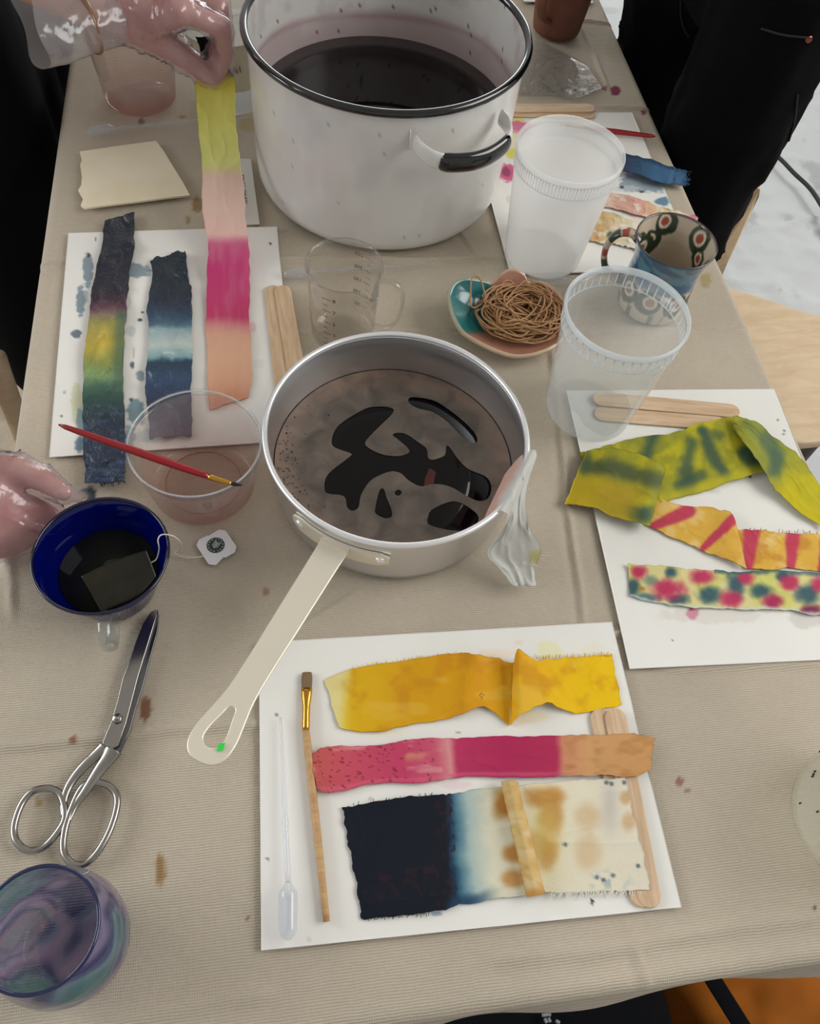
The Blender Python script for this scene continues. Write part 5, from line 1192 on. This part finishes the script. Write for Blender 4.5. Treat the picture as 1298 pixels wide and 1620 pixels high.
mtube('handle', cat([c0 + e * r_ + np.array([0, 0, z]) for r_, z in ((.046, .042), (.056, .046), (.066, .043), (.070, .034), (.066, .022), (.056, .014), (.042, .014), (.036, .010))], 50), .0048, M['handleglass'], km, n=16, flat=(1.15, .75))
tb = thing('tea_bag', at(230, 905, .03), 'tea bag steeping in the blue mug with string and paper tag', 'tea bag')
bp = [(128, 912, .0280, 160, 968, .0280), (160, 896, .0282, 190, 956, .0280), (200, 880, .0288, 222, 940, .0284), (232, 870, .0300, 248, 912, .0292)]
PX, PY, H, U, V_ = patch(bp, 30, 16, (.0006, 3, 3), .3, .3, 61); v, f = slab(atv(PX, PY, H), .001); mk('pouch', v, f, M['teabag'], tb)
sp_ = [(240, 890, .0335), (248, 884, .036), (252, 868, .048), (250, 854, .0565), (256, 846, .0595), (271, 847, .0600), (281, 853, .045), (287, 862, .020), (284, 870, .006), (276, 875, .003), (290, 881, .0022), (306, 882, .0018), (322, 880, .0018)]
pp = cat(np.array(sp_, float), 90); mtube('string', atv(pp[:, 0], pp[:, 1], pp[:, 2]), .00055, M['string'], tb, n=6)
tg = plate('paper_tag', [pxl([(311, 863), (315, 853.6), (329, 847), (330, 848), (347, 837.6), (357, 839.7), (374, 864), (372, 873), (357, 882), (354, 881), (341.6, 893.8), (330, 892.4)], .002)[:, :2]], .0012, .0022, pmat('white tag paper', (226, 224, 226), .8), tb)
tcen = at(341.4, 862.5, .0024)[:2]; tr_ = .0078
dq = np.arange(40) * 2 * math.pi / 40
em = plate('emblem', [[(tcen[0] + tr_ * math.cos(q), tcen[1] + tr_ * math.sin(q)) for q in dq]], .0023, .0025, M['emblem'], tg)
ps = []
for k in range(26):
    q = k * 2 * math.pi / 26
    if k in (7, 20): continue
    e1 = np.array([math.cos(q), math.sin(q)]); z = T + .0026
    dq_ = .0006 * (-1) ** k
    ps.append(tube([(*(tcen + e1 * .0056 + np.array([-e1[1], e1[0]]) * dq_), z), (*(tcen + e1 * .0069), z)], .00016, 4))
ax = np.array([math.cos(math.radians(58)), math.sin(math.radians(58))]); bx = np.array([-ax[1], ax[0]])
ps.append(tube([(*(tcen - ax * .0036), T + .0026), (*(tcen + ax * .0034), T + .0026)], .0002, 4))
for d_, s_ in ((-.002, 1), (-.002, -1), (.0002, 1), (.0002, -1), (.0022, 1), (.0022, -1)):
    cc = tcen + ax * (d_ + .0008) + bx * s_ * .0017
    ps.append(tube([(*(cc + (ax * math.cos(q) * .0011 + bx * s_ * math.cos(q) * .0011) + (bx * s_ - ax) * math.sin(q) * .00045), T + .0026) for q in np.arange(12) * math.pi / 6], .00018, 4, True))
V, F = joinvf(ps); mk('emblem_print', V, F, M['white'], tg)

# ------------------------------------------------------------------ scissors
def c1(l): return [(x / 2.95, y / 2.95 + 940) for x, y in l]
sc_ = thing('scissors', at(180, 1140), 'steel tailor scissors lying closed beside the blue mug', 'scissors')
lower = c1([(738, 70), (742, 100), (738, 165), (702, 300), (668, 430), (632, 545), (606, 640), (560, 742), (500, 735), (520, 650), (575, 520), (640, 330), (690, 150)])
upper = c1([(727, 72), (703, 86), (668, 138), (632, 228), (592, 342), (572, 395), (547, 500), (521, 590), (478, 692), (500, 737), (553, 706), (590, 600), (613, 513), (645, 388), (690, 240), (707, 185), (733, 100)])
bl1 = plate('blade', [pxl(lower, .003)[:, :2]], .0012, .0036, M['dark_steel'], sc_, bevel=.0004)
bl2 = plate('blade', [pxl(upper, .006)[:, :2]], .0038, .0066, M['steel'], sc_, bevel=.0005)
def arm(name, pts, r, h, parent, closed=False, flat=(1.25, .85), n=60):
    P = cat(np.array(c1(pts), float), n, closed); return mtube(name, atv(P[:, 0], P[:, 1], h), r, M['steel'], parent, n=12, closed=closed, flat=flat, up=(0, 0, 1))
h1 = arm('handle', [(490, 715), (455, 745), (400, 795), (355, 845), (322, 895), (302, 945), (296, 1000), (303, 1050)], np.interp(np.arange(60), [0, 12, 59], [.0046, .0034, .0018]), .0045, sc_)
arm('finger_ring', [(215, 905), (270, 922), (297, 975), (303, 1045), (270, 1110), (205, 1180), (130, 1195), (78, 1155), (66, 1085), (98, 985), (150, 922)], .0023, .0045, h1, True, (1.15, 1.0), 80)
h2 = arm('handle', [(528, 728), (505, 765), (468, 815), (430, 872), (395, 925), (352, 985), (318, 1060)], np.interp(np.arange(60), [0, 14, 59], [.0060, .0044, .0016]), .0048, sc_)
arm('finger_ring', [(455, 878), (512, 897), (546, 945), (540, 1020), (505, 1120), (450, 1212), (390, 1262), (330, 1252), (296, 1195), (303, 1100), (335, 1000), (372, 920), (408, 884)], .0023, .0045, h2, True, (1.15, 1.0), 80)
pv = at(548 / 2.95, 582 / 2.95 + 940, .0068)
mtube('pivot_screw', [pv, pv + np.array([0, 0, .0012]), pv + np.array([0, 0, .0022])], [.0042, .0042, .0034], M['steel'], sc_, n=6)
mtube('pivot_screw_tip', [pv, pv + np.array([0, 0, .0026]), pv + np.array([0, 0, .0032])], [.0020, .0020, .0012], M['steel'], sc_, n=14)

# ------------------------------------------------------------------ swirled tumbler
UC = np.array([-.163, .077])
prof = np.array([(E0, .003), (.022, .003), (.030, .0015), (.0355, .008), (.0395, .022), (.0412, .040), (.0402, .060), (.0375, .078), (.0355, .090), (.0352, .0935), (.0338, .0935), (.0335, .090), (.0355, .077), (.0378, .060), (.0385, .040), (.0368, .024), (.032, .012), (.024, .0085), (E0, .008)])
pr3 = []
for a_, b_ in zip(prof[:-1], prof[1:]):
    k = max(1, int(np.linalg.norm(b_ - a_) / .0018)); pr3 += [a_ + (b_ - a_) * j / k for j in range(k)]
pr3.append(prof[-1]); pr3 = np.array(pr3)
def swirl(TH, Z, R_):
    x = R_ * np.cos(TH) * 17; y = R_ * np.sin(TH) * 17; z = Z * 16
    w = fbm(x + z * .8, y - z * .6, 701, 2); w2 = fbm(x * 1.1 - y * .7 + 2.6 * w, z * 1.2 + y * .8 + 2.4 * w, 703, 2)
    t_ = w2 + .02 * (fbm(x * 8, z * 8 + y * 6, 705, 2) - .5)
    return ramp(t_, [(.20, (96, 168, 158)), (.30, (70, 140, 136)), (.36, (150, 176, 178)), (.40, (28, 44, 124)), (.45, (22, 34, 104)), (.48, (150, 140, 170)), (.55, (206, 168, 192)), (.62, (186, 176, 196)), (.66, (120, 140, 170)), (.69, (30, 48, 120)), (.73, (186, 150, 170)), (.85, (120, 170, 160))])
tu = thing('swirl_tumbler', (*UC, T), 'blown glass tumbler swirled in blue, pink and sea green', 'glass tumbler')
cyl('body', UC, pr3, M['swirl'], tu, 180, False, swirl)
a = np.arange(96) * 2 * math.pi / 96
mtube('rim', [(UC[0] + .0345 * math.cos(q), UC[1] + .0345 * math.sin(q), T + .0936) for q in a], .0013, clear('blue rim glass', (90, 100, 170), .5, (60, 66, 120), 1.55, .03, gloss=1.5), tu, n=10, closed=True)

# ------------------------------------------------------------------ plastic bag
bo = [(i / 4.99 + 800, j / 4.99) for i, j in [(250, 305), (360, 355), (470, 410), (570, 465), (660, 520), (715, 600), (765, 680), (690, 715), (620, 750), (520, 766), (380, 748), (220, 742), (70, 732), (58, 650), (110, 570), (180, 480), (215, 380)]]
n = 90; rp = cat(np.array(bo), n, True); cen_ = rp.mean(0); ts = np.linspace(.02, 1, 34)
PX = cen_[0] + (rp[None, :, 0] - cen_[0]) * ts[:, None]; PY = cen_[1] + (rp[None, :, 1] - cen_[1]) * ts[:, None]
rd = np.abs(fbm(PX / 16, PY / 13, 801, 3) - .5); H = .002 + .012 * np.exp(-rd / .06) * (1 - ts[:, None] ** 3) + .006 * (1 - ts[:, None] ** 2) * fbm(PX / 40, PY / 30, 805, 2)
P = atv(PX, PY, H); Q = P.copy(); Q[..., 2] = T + .0008
V = np.concatenate([P.reshape(-1, 3), Q[::-1].reshape(-1, 3)]); F = gridq(68, n, 0, False, True)
mk('plastic_bag', V, F, M['film'], label='crinkled clear plastic bag lying in front of the clay mug', category='plastic bag')

# ------------------------------------------------------------------ people
def skincol(V, base=(198, 150, 136)):
    n = fbm(V[:, 0] * 60 + V[:, 2] * 30, V[:, 1] * 60, 901, 3); c = np.ones((len(V), 3)) * np.array(base, float); return mixc(c, (178, 112, 104), .6 * sst(.45, .7, n))
def hpt(px, py, h): return at(px, py, h)
# --- person at the left: hands in clear gloves, black clothes
pl = thing('person', (-.42, 1.16, 0), 'person in black at the left, gloved hands lifting a strip', 'person')
wr = hpt(176, 18, .155); el = np.array([-.385, .91, 1.06]); shl = np.array([-.485, 1.13, 1.34])
up = [(shl, el, .052, .042), (el, wr, .041, .027)]
kn = [hpt(282, 14, .178), hpt(292, -16, .176), hpt(296, -44, .168), hpt(290, -68, .158)]
for q in kn: up.append((wr, q, .024, .0135))
up += [(kn[0], kn[1], .014, .0135), (kn[1], kn[2], .0135, .017), (kn[2], kn[3], .013, .012)]
# thumb
th_ = [hpt(218, 42, .148), hpt(272, 76, .128), hpt(312, 106, .114), hpt(338, 128, .104)]
up += [(wr, th_[0], .024, .020), (th_[0], th_[1], .0195, .0145), (th_[1], th_[2], .0138, .0118), (th_[2], th_[3], .0116, .0085), (th_[0], kn[0], .017, .017)]
# index pinching against the thumb
ix = [kn[0], hpt(352, 44, .160), hpt(357, 86, .128), hpt(350, 118, .106)]
up += [(ix[0], ix[1], .0125, .0108), (ix[1], ix[2], .0104, .0090), (ix[2], ix[3], .0088, .0072)]
md_ = [kn[1], hpt(348, 10, .168), hpt(352, 56, .140), hpt(338, 82, .124)]
up += [(md_[0], md_[1], .0122, .0104), (md_[1], md_[2], .0100, .0088), (md_[2], md_[3], .0086, .0072)]
rg_ = [kn[2], hpt(342, -22, .158), hpt(340, 14, .132), hpt(318, 34, .122)]
up += [(rg_[0], rg_[1], .0118, .0100), (rg_[1], rg_[2], .0098, .0086), (rg_[2], rg_[3], .0084, .0072)]
lt_ = [kn[3], hpt(330, -52, .146), hpt(324, -20, .126), hpt(304, -2, .118)]
up += [(lt_[0], lt_[1], .0105, .0090), (lt_[1], lt_[2], .0088, .0076), (lt_[2], lt_[3], .0076, .0064)]
# lower (near) hand
w2 = hpt(-150, 770, .075); el2 = np.array([-.56, .66, 1.05]); sh2 = np.array([-.58, .83, 1.34])
lo_ = [(sh2, el2, .052, .042), (el2, w2, .041, .028)]
k2 = [hpt(-14, 786, .058), hpt(-22, 812, .056), hpt(-34, 836, .050), hpt(-48, 858, .042)]
for q in k2: lo_.append((w2, q, .024, .0130))
lo_ += [(k2[0], k2[1], .013, .0125), (k2[1], k2[2], .0125, .012), (k2[2], k2[3], .012, .011)]
t2 = [hpt(-50, 742, .060), hpt(26, 742, .064), hpt(70, 760, .060), hpt(100, 780, .054)]
lo_ += [(w2, t2[0], .022, .016), (t2[0], t2[1], .0145, .0118), (t2[1], t2[2], .0114, .0108), (t2[2], t2[3], .0106, .0082)]
f2 = [(k2[0], hpt(48, 800, .038), hpt(80, 814, .026), hpt(68, 832, .014)), (k2[1], hpt(34, 828, .033), hpt(62, 842, .021), hpt(46, 853, .012)), (k2[2], hpt(16, 846, .028), hpt(38, 857, .018), hpt(20, 864, .011)), (k2[3], hpt(-8, 860, .025), hpt(12, 868, .016), hpt(-4, 873, .010))]
for a_, b_, c_, d_ in f2: lo_ += [(a_, b_, .0112, .0102), (b_, c_, .0099, .0088), (c_, d_, .0086, .0074)]
torso = [((-.55, 1.10, 1.02), (-.58, 1.01, 1.22), .140, .135), ((-.55, 1.02, 1.02), (-.59, .93, 1.28), .11, .10), ((-.54, 1.18, 1.02), (-.57, 1.08, 1.28), .11, .10), (sh2, shl, .065, .065), ((-.57, 1.00, 1.28), (-.55, .98, 1.40), .09, .06), ((-.55, .98, 1.40), (-.52, .98, 1.50), .052, .050),
         ((-.50, .98, 1.57), (-.49, .98, 1.65), .082, .088)]
legs = [((-.42, 1.06, .92), (-.385, 1.045, .50), .105, .085), ((-.385, 1.045, .50), (-.40, 1.05, .10), .08, .055), ((-.42, 1.28, .92), (-.39, 1.28, .50), .105, .085), ((-.39, 1.28, .50), (-.40, 1.28, .10), .08, .055), ((-.40, 1.05, .06), (-.27, 1.05, .045), .045, .035), ((-.40, 1.28, .06), (-.27, 1.28, .045), .045, .035), ((-.47, 1.17, .95), (-.50, 1.16, 1.02), .15, .15)]
bodyb = [(np.array(a_), np.array(b_), r0 - .012, r1 - .012) for a_, b_, r0, r1 in torso[:-2]] + [(np.array(a_), np.array(b_), r0, r1) for a_, b_, r0, r1 in torso[-2:]] + [(np.array(a_), np.array(b_), r0 - .014, r1 - .014) for a_, b_, r0, r1 in legs]
V, F, N = blob(bodyb + up + lo_, .0042, 4)
mk('body', V, F, M['skin'], pl, skincol(V))
V, F, N = blob([(np.array(a_), np.array(b_), r0, r1) for a_, b_, r0, r1 in torso[:-2]] + [(np.array(sh2), np.array(el2) * .55 + np.array(sh2) * .45, .066, .058), (np.array(shl), np.array(el) * .55 + np.array(shl) * .45, .066, .058)], .016, 6)
V += N * (.010 * (fbm(V[:, 1] * 9, V[:, 2] * 7, 911, 3) - .5))[:, None]; mk('shirt', V, F, M['blackcloth'], pl)
skirt = legs + [((-.40, 1.06, .86), (-.37, 1.05, .30), .115, .10), ((-.40, 1.28, .86), (-.37, 1.29, .30), .115, .10), ((-.39, 1.17, .8), (-.37, 1.17, .3), .11, .10), ((-.40, 1.42, .86), (-.38, 1.46, .30), .11, .10)]
V, F, N = blob([(np.array(a_), np.array(b_), r0, r1) for a_, b_, r0, r1 in skirt], .016, 6)
V += N * (.012 * (fbm(V[:, 1] * 11, V[:, 2] * 3, 915, 3) - .5))[:, None]; mk('trousers', V, F, M['blackcloth'], pl)
# gloves: the same hand, looser and crinkled
def gloveof(bones, extra, seed, name):
    V, F, N = blob([(np.array(a_), np.array(b_), r0 + .0036, r1 + .0036) for a_, b_, r0, r1 in bones] + extra, .0036, 3)
    V += N * (.0042 * (np.exp(-np.abs(fbm(V[:, 0] * 55 + V[:, 2] * 20, V[:, 1] * 55, seed, 3) - .5) / .05) - .3) + .003 * (fbm(V[:, 0] * 30, V[:, 1] * 30 + V[:, 2] * 20, seed + 3, 2) - .4))[:, None]
    return mk(name, V, F, M['glove'], pl)
gb = [b_ for b_ in up if not (b_[0] is shl or b_[0] is el)]
gloveof(gb, [(hpt(357, 60, .148), hpt(364, 108, .112), .010, .006), (hpt(330, 110, .112), hpt(362, 118, .108), .006, .005)], 921, 'glove')
gb2 = [b_ for b_ in lo_ if not (b_[0] is sh2 or b_[0] is el2)]
gloveof(gb2, [(hpt(100, 778, .054), hpt(126, 784, .048), .008, .0060), (hpt(-30, 728, .055), hpt(20, 726, .052), .010, .008)], 931, 'glove')
# open cuff of the upper glove
A = hpt(186, 30, .155); B = hpt(48, 46, .165); ax = (B - A); L = np.linalg.norm(ax); ax /= L; s1 = np.cross(ax, (0, 0, 1)); s1 /= np.linalg.norm(s1); s2 = np.cross(s1, ax)
nu, nv = 40, 64; U, Q = np.meshgrid(np.linspace(0, 1, nu), np.arange(nv) * 2 * math.pi / nv, indexing='ij')
r1_ = .026 + .018 * sst(0, .9, U) + .003 * (fbm(U * 7, np.cos(Q) * 3 + np.sin(Q) * 2, 941, 3) - .5) * 2; r2_ = .024 + .010 * U
G = A + (ax * L) * U[..., None] + s1 * (r1_ * np.cos(Q))[..., None] + s2 * (r2_ * np.sin(Q))[..., None] + .004 * ax * (np.sin(3 * Q) * U)[..., None]
mk('glove_cuff', G.reshape(-1, 3), gridq(nu, nv, 0, False, True), M['cuff'], pl)
Wc = A + ax * (L * .36); q = np.arange(40) * 2 * math.pi / 40
mtube('bracelet', np.array([Wc + ax * .004 * math.sin(k) + s1 * .0300 * math.cos(k) + s2 * .028 * math.sin(k) for k in q]), .0024, M['bands'], pl, n=10, closed=True, flat=(1, 1.5))
# --- person at the right in black jeans
p2 = thing('person', (.64, 1.1, 0), 'person in black jeans standing at the far right table edge', 'person')
lg = [((.618, .985, .93), (.600, .962, .50), .088, .070), ((.600, .962, .50), (.605, .972, .10), .066, .052), ((.632, 1.225, .93), (.625, 1.23, .50), .105, .082), ((.625, 1.23, .50), (.63, 1.23, .10), .075, .055), ((.655, 1.11, .93), (.665, 1.11, 1.04), .135, .125), ((.64, 1.00, .95), (.66, 1.02, 1.04), .100, .10), ((.645, 1.22, .95), (.66, 1.20, 1.04), .118, .105)]
tors = [((.67, 1.04, 1.06), (.69, 1.03, 1.34), .10, .10), ((.67, 1.18, 1.06), (.69, 1.19, 1.34), .10, .10), ((.67, 1.11, 1.06), (.69, 1.11, 1.40), .11, .10), ((.69, .95, 1.40), (.69, 1.27, 1.40), .06, .06), ((.68, 1.11, 1.42), (.66, 1.11, 1.54), .05, .05), ((.65, 1.11, 1.60), (.64, 1.11, 1.68), .082, .088), ((.69, .94, 1.40), (.76, .93, 1.12), .05, .04), ((.69, 1.28, 1.40), (.76, 1.33, 1.12), .05, .04), ((.76, .93, 1.12), (.84, 1.02, .99), .036, .03), ((.76, 1.33, 1.12), (.82, 1.25, .96), .036, .03)]
feet = [((.615, .975, .06), (.52, .97, .045), .042, .034), ((.63, 1.23, .06), (.53, 1.23, .045), .042, .034)]
asb = lambda l, d=0: [(np.array(a_), np.array(b_), r0 - d, r1 - d) for a_, b_, r0, r1 in l]
V, F, N = blob(asb(lg, .014) + asb(tors) + asb(feet), .012, 4); mk('body', V, F, M['skin'], p2, skincol(V))
V, F, N = blob(asb(lg), .009, 6)
V += N * (.009 * (np.exp(-np.abs(fbm(V[:, 1] * 10 + V[:, 0] * 5, V[:, 2] * 9, 951, 3) - .5) / .06) - .35))[:, None]; jn = mk('jeans', V, F, M['denim'], p2)
from mathutils.bvhtree import BVHTree
bv = BVHTree.FromPolygons([tuple(v) for v in V], [tuple(int(i) for i in f) for f in F])
def on_jeans(px, py):
    d_ = (px - FW / 2) / FPX * CR - (py - FH / 2) / FPX * CU + CF
    h_ = bv.ray_cast(Vector((0, 0, T + CAMH)), Vector(d_)); return (np.array(h_[0]), np.array(h_[1])) if h_[0] is not None else None
def seam(pts, name):
    P_ = [on_jeans(x, y) for x, y in cat(np.array(pts, float), 24)]; P_ = [p[0] + p[1] * .0006 for p in P_ if p is not None]
    if len(P_) > 4: mtube(name, P_, .0013, pmat('black seam', (20, 20, 22), .8), jn, n=6)
seam([(1078, 2), (1078, 25), (1083, 45), (1090, 58)], 'fly_seam'); seam([(1205, 45), (1240, 55), (1285, 60)], 'pocket_seam'); seam([(1262, 150), (1255, 200), (1235, 260)], 'side_seam')
rv = on_jeans(1280, 62)
if rv: mtube('rivet', [rv[0] - rv[1] * .001, rv[0] + rv[1] * .0012, rv[0] + rv[1] * .0018], [.0042, .0042, .002], M['copper'], jn, n=12)
V, F, N = blob(asb([(a_, b_, r0 + .012, r1 + .012) for a_, b_, r0, r1 in tors[:4]]), .016, 6); mk('shirt', V, F, M['blackcloth'], p2)
V, F, N = blob(asb([(a_, b_, r0 + .008, r1 + .008) for a_, b_, r0, r1 in feet]), .009, 4); mk('shoes', V, F, M['blackcloth'], p2)

# ------------------------------------------------------------------ chairs
def chair(name, c, seat_pts, label, back, legs_, sz=.45):
    ch = thing(name, (*c, 0), label, 'chair')
    P = cat(np.array(seat_pts, float), 80, True)
    plate('seat', [P], sz - .018 - T, sz - T, M['chairwood'], ch, bevel=.003)
    for a_, b_ in legs_: mtube('leg', [a_, b_], [.017, .012], M['darkwood'] if name == 'plywood_chair' else M['chairwood'], ch, n=12)
    if back is not None:
        n = 24; V = []
        for k in range(n):
            s_ = k / (n - 1); x, y = back(s_)
            e_ = .02 * max(0, abs(2 * s_ - 1) - .7) / .3
            for dx, z in ((-.006, sz - .03 + 0), (.006, sz - .03), (.006, sz + .158 - e_ * 1.8), (-.006, sz + .158 - e_ * 1.8)): V.append((x, y + dx, z))
        F = [tuple(f) for f in gridq(n, 4, 0, False, True)] + [(0, 1, 2, 3), tuple((n - 1) * 4 + j for j in (3, 2, 1, 0))]
        fixn(mk('backrest', V, F, M['chairwood'], ch, smooth=False))
    return ch
seat = [(.712, .72), (.735, .672), (.80, .668), (.90, .684), (1.00, .72), (1.07, .78), (1.09, .85), (1.05, .90), (.97, .905), (.88, .926), (.79, .975), (.735, .992), (.708, .96), (.704, .84)]
chair('plywood_chair', (.89, .82), seat, 'plywood chair with rounded seat drawn up to the right table edge', None,
      [((.75, .72, .435), (.72, .70, .017)), ((1.02, .77, .435), (1.05, .74, .017)), ((.75, .95, .435), (.73, .985, .017)), ((1.02, .87, .435), (1.05, .90, .017))])
uq = [at(1139, 446, -.30), at(1152, 415, -.27), at(1172, 372, -.225), at(1190, 335, -.18), at(1201, 312, -.152), at(1203, 300, -.140), at(1196, 296, -.138), at(1186, 306, -.150), at(1170, 340, -.185), at(1150, 385, -.235), at(1130, 425, -.285)]
uc = np.mean(uq, 0); nrm = np.array([-.35, -.94, 0]); UV = np.concatenate([np.array(uq) + nrm * .0, np.array(uq) - nrm * .014]); m_ = len(uq)
pc_ = bpy.data.objects['plywood_chair']
fixn(mk('back_upright', UV, [tuple(range(m_)), tuple(range(2 * m_ - 1, m_ - 1, -1))] + [(k, (k + 1) % m_, m_ + (k + 1) % m_, m_ + k) for k in range(m_)], M['chairwood'], pc_, smooth=False))
lp0, lp1 = at(-14, 500, -.40), at(40, 672, -.735)
st = [(-.412, .90), (-.44, .925), (-.60, .915), (-.68, .82), (-.60, .70), (-.46, .70), (-.425, .78)]
chair('stool', (-.55, .82), st, 'pale wooden stool whose leg shows at the left edge', None, [((-.41, .893, .45), (-.422, .84, .017)), ((-.62, .89, .435), (-.66, .92, .017)), ((-.62, .74, .435), (-.66, .70, .017)), ((-.46, .73, .435), (-.45, .70, .017))])
# cord on the floor
cp = cat(np.array([(1170, 200), (1228, 245), (1258, 275), (1282, 298), (1300, 325), (1330, 380)], float), 50)
mtube('power_cord', atv(cp[:, 0], cp[:, 1], -.715), .0058, M['cord'], n=10, label='black power cord on the white drop cloth beyond the jeans', category='cord')
# bags on the floor below the near edge
def bag(name, cx, cy, w, d_, h, mat, label, colr=None, seed=1, z0=.0):
    n = 40; U, W = np.meshgrid(np.linspace(-1, 1, n), np.linspace(-1, 1, n), indexing='ij')
    k = (1 - U ** 6) * (1 - W ** 6); X = cx + U * w / 2; Y = cy + W * d_ / 2
    Z = z0 + .01 + h * k ** .35 * (.8 + .4 * fbm(U * 3, W * 3, seed, 3)); Q = np.stack([X, Y, Z], -1); R2 = Q.copy(); R2[..., 2] = z0 + .004
    V = np.concatenate([Q.reshape(-1, 3), R2.reshape(-1, 3)]); idx = np.arange(n * n).reshape(n, n)
    rim = np.concatenate([idx[:, 0], idx[-1, 1:], idx[-2::-1, -1], idx[0, -2:0:-1]]); r2 = np.roll(rim, -1)
    F = np.concatenate([gridq(n, n), gridq(n, n, n * n)[:, ::-1], np.stack([rim, r2, r2 + n * n, rim + n * n], -1)])
    c_ = None
    if colr is not None:
        g = fbm(U * 4, W * 4, seed + 9, 4); cc = mixc(np.ones(U.shape + (3,)) * np.array(colr, float), (150, 124, 110), sst(.5, .6, fbm(U * 3 + 2, W * 3, seed + 4, 3)) * (U > .1)); cc = mixc(cc, (130, 72, 14), .6 * sst(.45, .65, g)); c_ = np.concatenate([cc.reshape(-1, 3)] * 2)
    return mk(name, V, F, mat, None, c_, label=label, category='bag')
bg = bag('black_bag', .20, -.13, .56, .34, .16, M['blackcloth'], 'black fabric bag below the near table edge', None, 61)
ob = bag('orange_bag', .72, -.02, .44, .40, .12, M['orange'], 'orange stained cloth bag with black strap below the near table corner', (150, 84, 18), 67)
s0 = at(1135, 1560, -.6); s1_ = at(1185, 1640, -.6)
mtube('strap', [s0 + (s1_ - s0) * q for q in np.linspace(-.6, 1.4, 8)], .012, M['blackcloth'], ob, n=10, flat=(1, .2))
ps = []
for k, (x0, y0, x1, y1) in enumerate(((858, 1606, 872, 1605), (862, 1611, 866, 1618), (868, 1610, 871, 1617), (880, 1615, 886, 1618))):
    ps.append(tube([at(x0, y0, -.573), at(x1, y1, -.573)], .0022, 5))
V, F = joinvf(ps); mk('printed_mark', V, F, pmat('grey print', (130, 130, 130), .8), bg)
